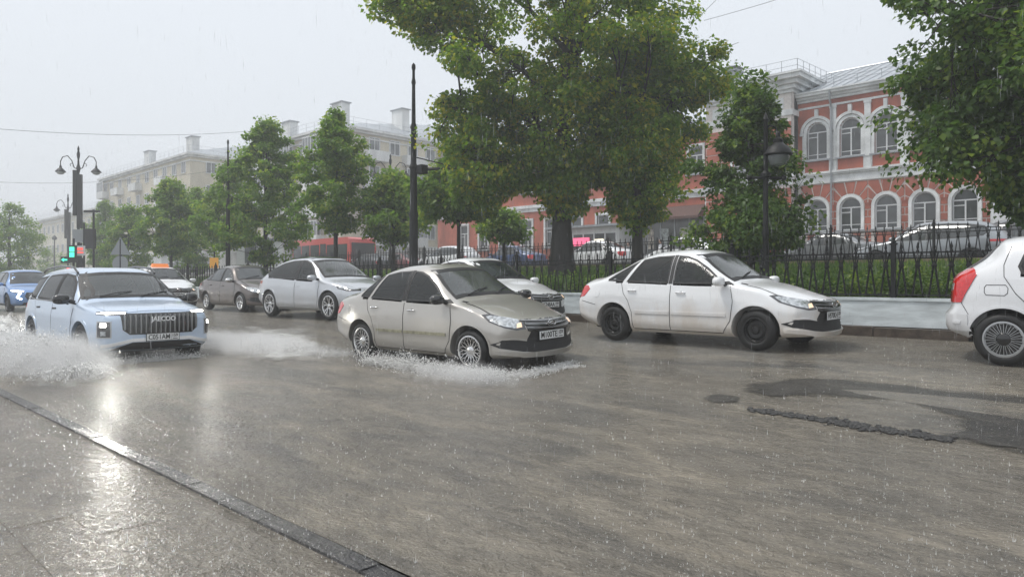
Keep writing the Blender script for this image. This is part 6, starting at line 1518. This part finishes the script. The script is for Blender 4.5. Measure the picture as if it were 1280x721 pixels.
# ------------------------------------------------------------------ people
def person(name, label, loc, rz, pose, top_m, leg_m, hair=True, cat='person', scale=1.0):
    """One skinned body from a joint skeleton; pose: joint -> (x, y, z), facing +x."""
    root = empty(name, loc, rz); tag(root, label, cat)
    J = pose; E = [('pelvis', 'waist'), ('waist', 'chest'), ('chest', 'neck'), ('neck', 'head')]
    for s in 'lr': E += [('chest', 'sh' + s), ('sh' + s, 'el' + s), ('el' + s, 'wr' + s), ('pelvis', 'hip' + s), ('hip' + s, 'kn' + s), ('kn' + s, 'an' + s), ('an' + s, 'to' + s)]
    R = dict(pelvis=.14, waist=.13, chest=.15, neck=.055, head=.06)
    for s in 'lr': R.update({'sh' + s: .065, 'el' + s: .042, 'wr' + s: .03, 'hip' + s: .09, 'kn' + s: .06, 'an' + s: .042, 'to' + s: .035})
    names = list(J); me = bpy.data.meshes.new('body'); me.from_pydata([J[n] for n in names], [(names.index(a), names.index(b)) for a, b in E if a in J and b in J], [])
    o = bpy.data.objects.new('body', me); link(o); md = o.modifiers.new('s', 'SKIN'); 
    for i, n_ in enumerate(names): me.skin_vertices[0].data[i].radius = (R[n_] * (1.0), R[n_] * (1.25 if n_ in ('chest', 'waist', 'pelvis') else 1)); 
    me.skin_vertices[0].data[names.index('pelvis')].use_root = True
    sb = o.modifiers.new('d', 'SUBSURF'); sb.levels = 1; sb.render_levels = 1
    m2 = bpy.data.meshes.new_from_object(o.evaluated_get(bpy.context.evaluated_depsgraph_get())); bpy.data.objects.remove(o); m2.name = 'body'
    for q in (top_m, leg_m, M_skin): m2.materials.append(q)
    zp = J['pelvis'][2]
    for f in m2.polygons:
        c = f.center; f.use_smooth = True; near_leg = min((Vector(J[k]) - c).length for k in J if k[:2] in ('kn', 'an', 'to', 'hi')) if any(k[:2] == 'kn' for k in J) else 9
        near_top = min((Vector(J[k]) - c).length for k in J if k[:2] in ('sh', 'el', 'ch', 'wa')); hand = min((Vector(J[k]) - c).length for k in J if k[:2] == 'wr')
        f.material_index = 2 if hand < .05 or (Vector(J['head']) - c).length < .12 else (1 if near_leg < near_top else 0)
    link(bpy.data.objects.new('body', m2), root)
    h = Vector(J['head']); hb = MB(); hb.ellip((h.x + .01, h.y, h.z + .06), (.095, .075, .12), 14, 10, 1, 0); hb.ellip((h.x + .105, h.y, h.z + .045), (.018, .014, .022), 8, 6, 1, 0)
    for s in (-1, 1): hb.ellip((h.x + .01, h.y + s * .077, h.z + .05), (.022, .012, .032), 8, 6, 1, 0); hb.ellip((h.x + .09, h.y + s * .03, h.z + .075), (.012, .014, .008), 6, 4, 1, 1)
    hb.ellip((h.x + .092, h.y, h.z + .0), (.01, .026, .008), 8, 4, 1, 2); hb.build('head', [M_skin, M_gap, mat('lips', (.35, .12, .1), .5)] if 'lips' not in MATS else [M_skin, M_gap, MATS['lips']], root, 60)
    hr = MB(); hr.ellip((h.x - .012, h.y, h.z + .095), (.10, .085, .10), 14, 8, 1, 0); hr.build('hair', M_hair, root, 60)
    for s in 'lr':
        w = Vector(J['wr' + s]); e_ = Vector(J['el' + s]); dr_ = (w - e_).normalized(); sd = dr_.orthogonal().normalized(); up = dr_.cross(sd); hm = MB(); hm.tube([w, w + dr_ * .05, w + dr_ * .09], [.028, .038, .034], 8)
        for k in range(4): b0 = w + dr_ * .085 + sd * (-.027 + .018 * k); L_ = (.06, .07, .065, .05)[k]; hm.tube([b0, b0 + dr_ * L_ * .5 - up * .012, b0 + dr_ * L_ * .8 - up * .035], [.009, .008, .006], 5)
        hm.tube([w + dr_ * .035 + sd * .03, w + dr_ * .065 + sd * .055 - up * .01, w + dr_ * .09 + sd * .05 - up * .03], [.011, .010, .007], 5); hm.build('hand', M_skin, root, 60)
    return root
def seated(reach_z=.92, x0=-.35):
    J = dict(pelvis=(x0, 0, .58), waist=(x0 - .04, 0, .76), chest=(x0 - .06, 0, .97), neck=(x0 - .05, 0, 1.15), head=(x0 - .01, 0, 1.22))
    for s, q in (('l', 1), ('r', -1)): J.update({'sh' + s: (x0 - .05, q * .19, 1.06), 'el' + s: (x0 + .16, q * .23, .86), 'wr' + s: (x0 + .40, q * .13, reach_z), 'hip' + s: (x0 + .05, q * .10, .55), 'kn' + s: (x0 + .46, q * .14, .66), 'an' + s: (x0 + .78, q * .14, .34), 'to' + s: (x0 + .9, q * .14, .36)})
    return J
def in_car(c, lx, ly, lz, label, top):
    m = Matrix.Translation(c.location) @ c.rotation_euler.to_matrix().to_4x4(); q = m @ Vector((lx, ly, lz)); return person('person', label, q, c.rotation_euler.z, seated(), top, M_cloth_d)
in_car(c_beige, .22, .36, -.10, 'driver in a grey top at the wheel of the beige sedan', M_cloth_g)
in_car(c_blue, .38, .38, .02, 'driver in a pale top at the wheel of the pale blue suv', M_cloth_w)
in_car(c_white, .22, .36, -.10, 'dim driver behind the side window of the white muddy liftback', M_cloth_d)
def standing(st=.1):
    J = dict(pelvis=(0, 0, .95), waist=(0, 0, 1.1), chest=(0, 0, 1.32), neck=(0, 0, 1.5), head=(.02, 0, 1.58))
    for s, q in (('l', 1), ('r', -1)): J.update({'sh' + s: (0, q * .18, 1.42), 'el' + s: (-.02 * q, q * .23, 1.14), 'wr' + s: (.1, q * .22, .92), 'hip' + s: (0, q * .1, .9), 'kn' + s: (st * q + .03, q * .1, .5), 'an' + s: (st * 1.6 * q - .04, q * .1, .08), 'to' + s: (st * 1.6 * q + .12, q * .1, .04)})
    return J
for px, Y, rz, tp, lab in ((826, 36.5, -2.2, M_cloth_w, 'pedestrian in a pale blue-grey shirt walking behind the slender trunk'), (786, 37.5, -2.0, M_cloth_g, 'pedestrian in a dark jacket left of the slender trunk')):
    p, d = at(px, Y=Y); person('person', lab, (p.x, p.y, 1.62), rz, standing(), tp, M_cloth_d)

# ------------------------------------------------------------------ water in motion
def foam_mat(name, dens, scale, amax=.9, col=(.72, .72, .70)):
    m = bpy.data.materials.new(name); m.use_nodes = True; t = m.node_tree; b = t.nodes['Principled BSDF']; K = t.links.new; N = t.nodes.new
    b.inputs['Base Color'].default_value = (*col, 1); b.inputs['Roughness'].default_value = .55
    g = N('ShaderNodeNewGeometry'); n = N('ShaderNodeTexNoise'); n.inputs['Scale'].default_value = scale; n.inputs['Detail'].default_value = 8; n.inputs['Roughness'].default_value = .72; n.inputs['Distortion'].default_value = .8; mp = N('ShaderNodeMapping'); mp.inputs['Scale'].default_value = (.55, 1, 1); K(g.outputs['Position'], mp.inputs[0]); K(mp.outputs[0], n.inputs['Vector'])
    a = N('ShaderNodeAttribute'); a.attribute_name = 'edge'; ad = N('ShaderNodeMath'); ad.operation = 'ADD'; K(n.outputs[0], ad.inputs[0]); K(a.outputs['Fac'], ad.inputs[1])
    r = N('ShaderNodeMapRange'); r.inputs['From Min'].default_value = .92 - dens; r.inputs['From Max'].default_value = 1.22 - dens; r.inputs['To Max'].default_value = amax; K(ad.outputs[0], r.inputs[0]); K(r.outputs[0], b.inputs['Alpha'])
    bp = N('ShaderNodeBump'); bp.inputs['Strength'].default_value = .8; bp.inputs['Distance'].default_value = .03; K(n.outputs[0], bp.inputs['Height']); K(bp.outputs[0], b.inputs['Normal'])
    return m
M_foam = foam_mat('water_foam', .50, 3.2); M_foam_t = foam_mat('thin_foam', .38, 1.6, .5)
def drop_mat(name, col, tr):
    m = bpy.data.materials.new(name); m.use_nodes = True; t = m.node_tree; t.nodes.clear(); K = t.links.new; o = t.nodes.new('ShaderNodeOutputMaterial')
    d = t.nodes.new('ShaderNodeBsdfDiffuse'); d.inputs[0].default_value = (*col, 1); g = t.nodes.new('ShaderNodeBsdfGlossy'); g.inputs['Roughness'].default_value = .15; l = t.nodes.new('ShaderNodeBsdfTranslucent'); l.inputs[0].default_value = (*col, 1); p = t.nodes.new('ShaderNodeBsdfTransparent')
    a = t.nodes.new('ShaderNodeMixShader'); a.inputs[0].default_value = .5; K(d.outputs[0], a.inputs[1]); K(l.outputs[0], a.inputs[2]); b = t.nodes.new('ShaderNodeMixShader'); b.inputs[0].default_value = .12; K(a.outputs[0], b.inputs[1]); K(g.outputs[0], b.inputs[2])
    c = t.nodes.new('ShaderNodeMixShader'); c.inputs[0].default_value = tr; K(b.outputs[0], c.inputs[1]); K(p.outputs[0], c.inputs[2]); K(c.outputs[0], o.inputs[0]); return m
M_drop = drop_mat('water_drop', (.95, .95, .94), .0); M_rain = drop_mat('rain_drop', (.8, .82, .84), .55)

def foam_sheet(name, pts, m, label, h=.03, step=.10):
    return tag(edged_sheet(name, pts, m, .012, h, step, 1.5), label, kind='stuff')
G = lambda *ps: [gp(*p) for p in ps]
foam_sheet('foam', G((-120, 412), (0, 398), (50, 402), (85, 425), (118, 450), (146, 474), (100, 488), (50, 494), (0, 482), (-120, 455)), M_foam, 'white foam thrown out beside the pale blue suv', .20, .06)
foam_sheet('foam', G((250, 412), (300, 400), (350, 404), (440, 408), (462, 428), (450, 452), (380, 460), (300, 464), (236, 456)), M_foam_t, 'thin foam wake between the pale blue suv and the beige sedan', .03)
foam_sheet('foam', G((440, 452), (560, 448), (640, 452), (716, 442), (712, 460), (650, 476), (560, 482), (470, 478), (430, 466)), M_foam, 'white foam around the front wheel of the beige sedan', .035)

TET_V = [(1, 0, -.6), (-.5, .87, -.6), (-.5, -.87, -.6), (0, 0, 1.4)]; TET_F = [(0, 1, 2), (0, 3, 1), (1, 3, 2), (2, 3, 0)]
OCT_V = [(1, 0, 0), (-1, 0, 0), (0, 1, 0), (0, -1, 0), (0, 0, 1.6), (0, 0, -1.6)]
OCT_F = [(0, 2, 4), (2, 1, 4), (1, 3, 4), (3, 0, 4), (2, 0, 5), (1, 2, 5), (3, 1, 5), (0, 3, 5)]
def drops(name, P, smin, smax, m, label, stretch=1.0):
    n = len(P); s = smin * (smax / smin) ** (RNG.random(n) ** 2.2); S = np.stack([s, s, s * RNG.uniform(.8, 2.2, n) * stretch], -1)
    o = bpy.data.objects.new(name, scatter(name, TET_V, TET_F, P, S, RNG.uniform(0, 6.3, n), m, RNG.normal(0, .7, n))); link(o); tag(o, label, kind='stuff'); return o
def jets(src, dirs, n, v, spread, zg, clump=26, life=(0.05, 1.0)):
    """Droplets along ballistic paths leaving src: clustered into fingers."""
    out = []
    for k in range(n // clump):
        s = np.array(src[RNG.integers(len(src))]) + RNG.normal(0, .08, 3) * np.array([1, 1, .2]); a = dirs[0] + RNG.normal(0, dirs[1]); sp = v * RNG.uniform(.35, 1.0); el = RNG.uniform(.12, spread); vel = np.array([math.cos(a) * sp * math.cos(el), math.sin(a) * sp * math.cos(el), sp * math.sin(el)])
        tf = 2 * vel[2] / 9.8; t = RNG.uniform(life[0], life[1], clump) * tf; p = s + vel * t[:, None] + RNG.normal(0, 1, (clump, 3)) * (.015 + .10 * t[:, None] * 2); p[:, 2] -= 4.9 * t ** 2; out.append(p)
    P = np.concatenate(out); g = np.array([GZ(y) for y in P[:, 1]]); P[:, 2] = np.maximum(P[:, 2], g + .005); return P
wz = GZ(3.6)
src = [(-13.6 + dx, 3.55, wz + .03) for dx in (-.4, -.2, 0, .2, .4)]; src2 = [(-16.4 + dx, 3.55, wz + .03) for dx in (-.3, 0, .3)]
P = np.concatenate([jets(src, (-1.15, .45), 70000, 4.4, .75, wz), jets(src2, (-1.5, .4), 36000, 3.9, .8, wz), jets([(-13.2 + .3 * k, 3.3, wz + .02) for k in range(6)], (-.75, .4), 24000, 4.2, .35, wz)])
drops('splash', P, .005, .022, M_drop, 'big splash of white droplets thrown from the near wheels of the pale blue suv')
P = jets([(-12.6, 3.9 + .2 * k, wz + .02) for k in range(7)], (-.1, .7), 5000, 1.6, 1.2, wz, 18); drops('splash', P, .003, .009, M_drop, 'spray under the front bumper of the pale blue suv')
bz = GZ(6.6)
P = np.concatenate([jets([(-9.2 + .2 * k, 6.45, bz + .02) for k in range(10)], (-1.5, .7), 9000, 2.1, 1.25, bz, 30), jets([(-7.3 + .1 * k, 6.5, bz + .02) for k in range(8)], (-.5, .6), 6000, 2.6, .6, bz, 30), jets([(-6.5, 6.8 + .15 * k, bz + .02) for k in range(8)], (.0, .5), 4500, 2.0, .6, bz, 30)])
drops('splash', P, .0035, .013, M_drop, 'lacy splash of droplets from the front wheel of the beige sedan')
P = jets([(-10.3, 6.5 + .1 * k, bz + .02) for k in range(10)], (-2.2, .6), 2500, 1.8, .7, bz, 20); drops('splash', P, .003, .008, M_drop, 'small spray behind the rear wheel of the beige sedan')
P = jets([(-17 + .5 * k, 6.2 + .12 * (k % 5), GZ(6.5) + .02) for k in range(14)], (-.6, 1.4), 16000, 1.9, .8, bz, 24); drops('splash', P, .004, .011, M_drop, 'churned droplets over the wake between the pale blue suv and the beige sedan')

def mist(name, c, r, dens, label, sc=2.2):
    # ragged spray: a closed volume whose density is broken up by noise and thins to nothing at its rim
    o = MB().ellip((0, 0, 0), r, 24, 12).build(name, []); o.location = c; m = bpy.data.materials.new('spray_mist'); m.use_nodes = True; t = m.node_tree; t.nodes.clear(); K = t.links.new; N = t.nodes.new
    ho = N('ShaderNodeOutputMaterial'); hv = N('ShaderNodeVolumePrincipled'); hv.inputs['Color'].default_value = (.985, .985, .985, 1)
    tc = N('ShaderNodeTexCoord'); nz = N('ShaderNodeTexNoise'); nz.inputs['Scale'].default_value = sc; nz.inputs['Detail'].default_value = 5; nz.inputs['Roughness'].default_value = .7; K(tc.outputs['Object'], nz.inputs['Vector'])
    mp = N('ShaderNodeMapping'); mp.inputs['Scale'].default_value = (1 / r[0], 1 / r[1], 1 / r[2]); K(tc.outputs['Object'], mp.inputs[0]); ln = N('ShaderNodeVectorMath'); ln.operation = 'LENGTH'; K(mp.outputs[0], ln.inputs[0])
    a = N('ShaderNodeMath'); a.operation = 'MULTIPLY_ADD'; a.inputs[1].default_value = -.62; K(ln.outputs['Value'], a.inputs[0]); K(nz.outputs[0], a.inputs[2])
    b = N('ShaderNodeMapRange'); b.inputs['From Min'].default_value = .02; b.inputs['From Max'].default_value = .35; b.inputs['To Max'].default_value = dens; K(a.outputs[0], b.inputs[0]); K(b.outputs[0], hv.inputs['Density']); K(hv.outputs[0], ho.inputs['Volume']); o.data.materials.clear(); o.data.materials.append(m); tag(o, label, kind='stuff')
mist('mist', (-13.3, 3.0, -.28), (3.4, 1.25, .62), 3.6, 'ragged white mist in the spray beside the pale blue suv')
mist('mist', (-13.4, 6.4, -.25), (4.6, 1.2, .32), 2.6, 'thin mist over the wake between the pale blue suv and the beige sedan')
mist('mist', (-7.0, 6.3, -.25), (1.5, .7, .22), 2.5, 'mist at the front wheel of the beige sedan', 4)
# drops striking the road and pavement: little upright crowns
def crowns(n, dmin, dmax, name, label, smin, smax, kx=(-.75, .78)):
    d = dmin * (dmax / dmin) ** RNG.random(n); k = RNG.uniform(*kx, n); X = (FWD[0] + k * RGT[0]) * d; Y = (FWD[1] + k * RGT[1]) * d; ok = (Y < 12.7) & (Y > -6); X, Y = X[ok], Y[ok]
    Zs = np.array([GZ(y) if y > 2.03 else -.335 for y in Y]); m = len(X); P = np.stack([X, Y, Zs], -1); s = smin + (smax - smin) * RNG.random(m) ** 3
    V = []; F = []
    for q in range(4):
        a = q * 1.571 + .3; c, s_ = math.cos(a), math.sin(a); r = .28; b = len(V); V += [(c * r - s_ * .09, s_ * r + c * .09, 0), (c * r + s_ * .09, s_ * r - c * .09, 0), (c * .75, s_ * .75, (1.3, .7, 1.0, .5)[q])]; F.append((b, b + 1, b + 2))
    b = len(V); V += [(-.10, 0, 0), (.10, 0, 0), (0, .1, 1.1), (0, .0, 1.5)]; F += [(b, b + 1, b + 2), (b + 1, b + 3, b + 2)]
    s = s * (1 + .9 * (RNG.random(m) < .06)); sc = np.stack([s, s, s * RNG.uniform(.5, 1.9, m)], -1); o = bpy.data.objects.new(name, scatter(name, V, F, P, sc, RNG.uniform(0, 6.3, m), M_drop)); link(o); tag(o, label, kind='stuff')
crowns(19000, 2.0, 16, 'rain_splashes', 'rain drops bursting on the flooded road and pavement', .0022, .0105)

# falling rain
n = 4200; d = 3.2 + 12 * RNG.random(n) ** .7; k = RNG.uniform(-.78, .78, n); zz = CAM_Z + d * RNG.uniform(-.38, .40, n); X = (FWD[0] + k * RGT[0]) * d; Y = (FWD[1] + k * RGT[1]) * d; ok = zz > -.3; P = np.stack([X, Y, zz], -1)[ok]; n = len(P)
S = np.stack([np.full(n, .0009), np.full(n, .0009), RNG.uniform(.012, .034, n)], -1)
o = bpy.data.objects.new('rain', scatter('rain', OCT_V, OCT_F, P, S, RNG.uniform(0, 6, n), M_rain, np.full(n, .06))); link(o); tag(o, 'falling rain drops in front of the street', kind='stuff')

# headlamps of the two lit cars throw light forward
def beam(name, c, lx, ly, lz, power, r=.06):
    ld = bpy.data.lights.new(name, 'SPOT'); ld.energy = power; ld.spot_size = math.radians(70); ld.spot_blend = .6; ld.shadow_soft_size = r; ld.color = (1, .98, .9); o = bpy.data.objects.new(name, ld); link(o, c); o.location = (lx, ly, lz); o.rotation_euler = Vector((1, 0, -.10)).to_track_quat('-Z', 'Y').to_euler(); return o
beam('headlamp_beam', c_blue, 2.42, -.80, .74, 130); beam('headlamp_beam', c_blue, 2.42, .80, .74, 25)
beam('headlamp_beam', c_bl2, 2.35, -.70, .60, 15)

# ------------------------------------------------------------------ rainy air
hz = MB(); hz.bb(-620, 320, -220, 420, -4.2, 22); o = hz.build('haze', []); o['kind'] = 'stuff'; o['label'] = 'pale rain haze filling the street'
hm_ = bpy.data.materials.new('haze'); hm_.use_nodes = True; t = hm_.node_tree; t.nodes.clear(); ho = t.nodes.new('ShaderNodeOutputMaterial'); hv = t.nodes.new('ShaderNodeVolumePrincipled'); hv.inputs['Color'].default_value = (.93, .95, .97, 1); hv.inputs['Density'].default_value = .0032; hv.inputs['Anisotropy'].default_value = .2; t.links.new(hv.outputs[0], ho.inputs['Volume']); o.data.materials.clear(); o.data.materials.append(hm_)
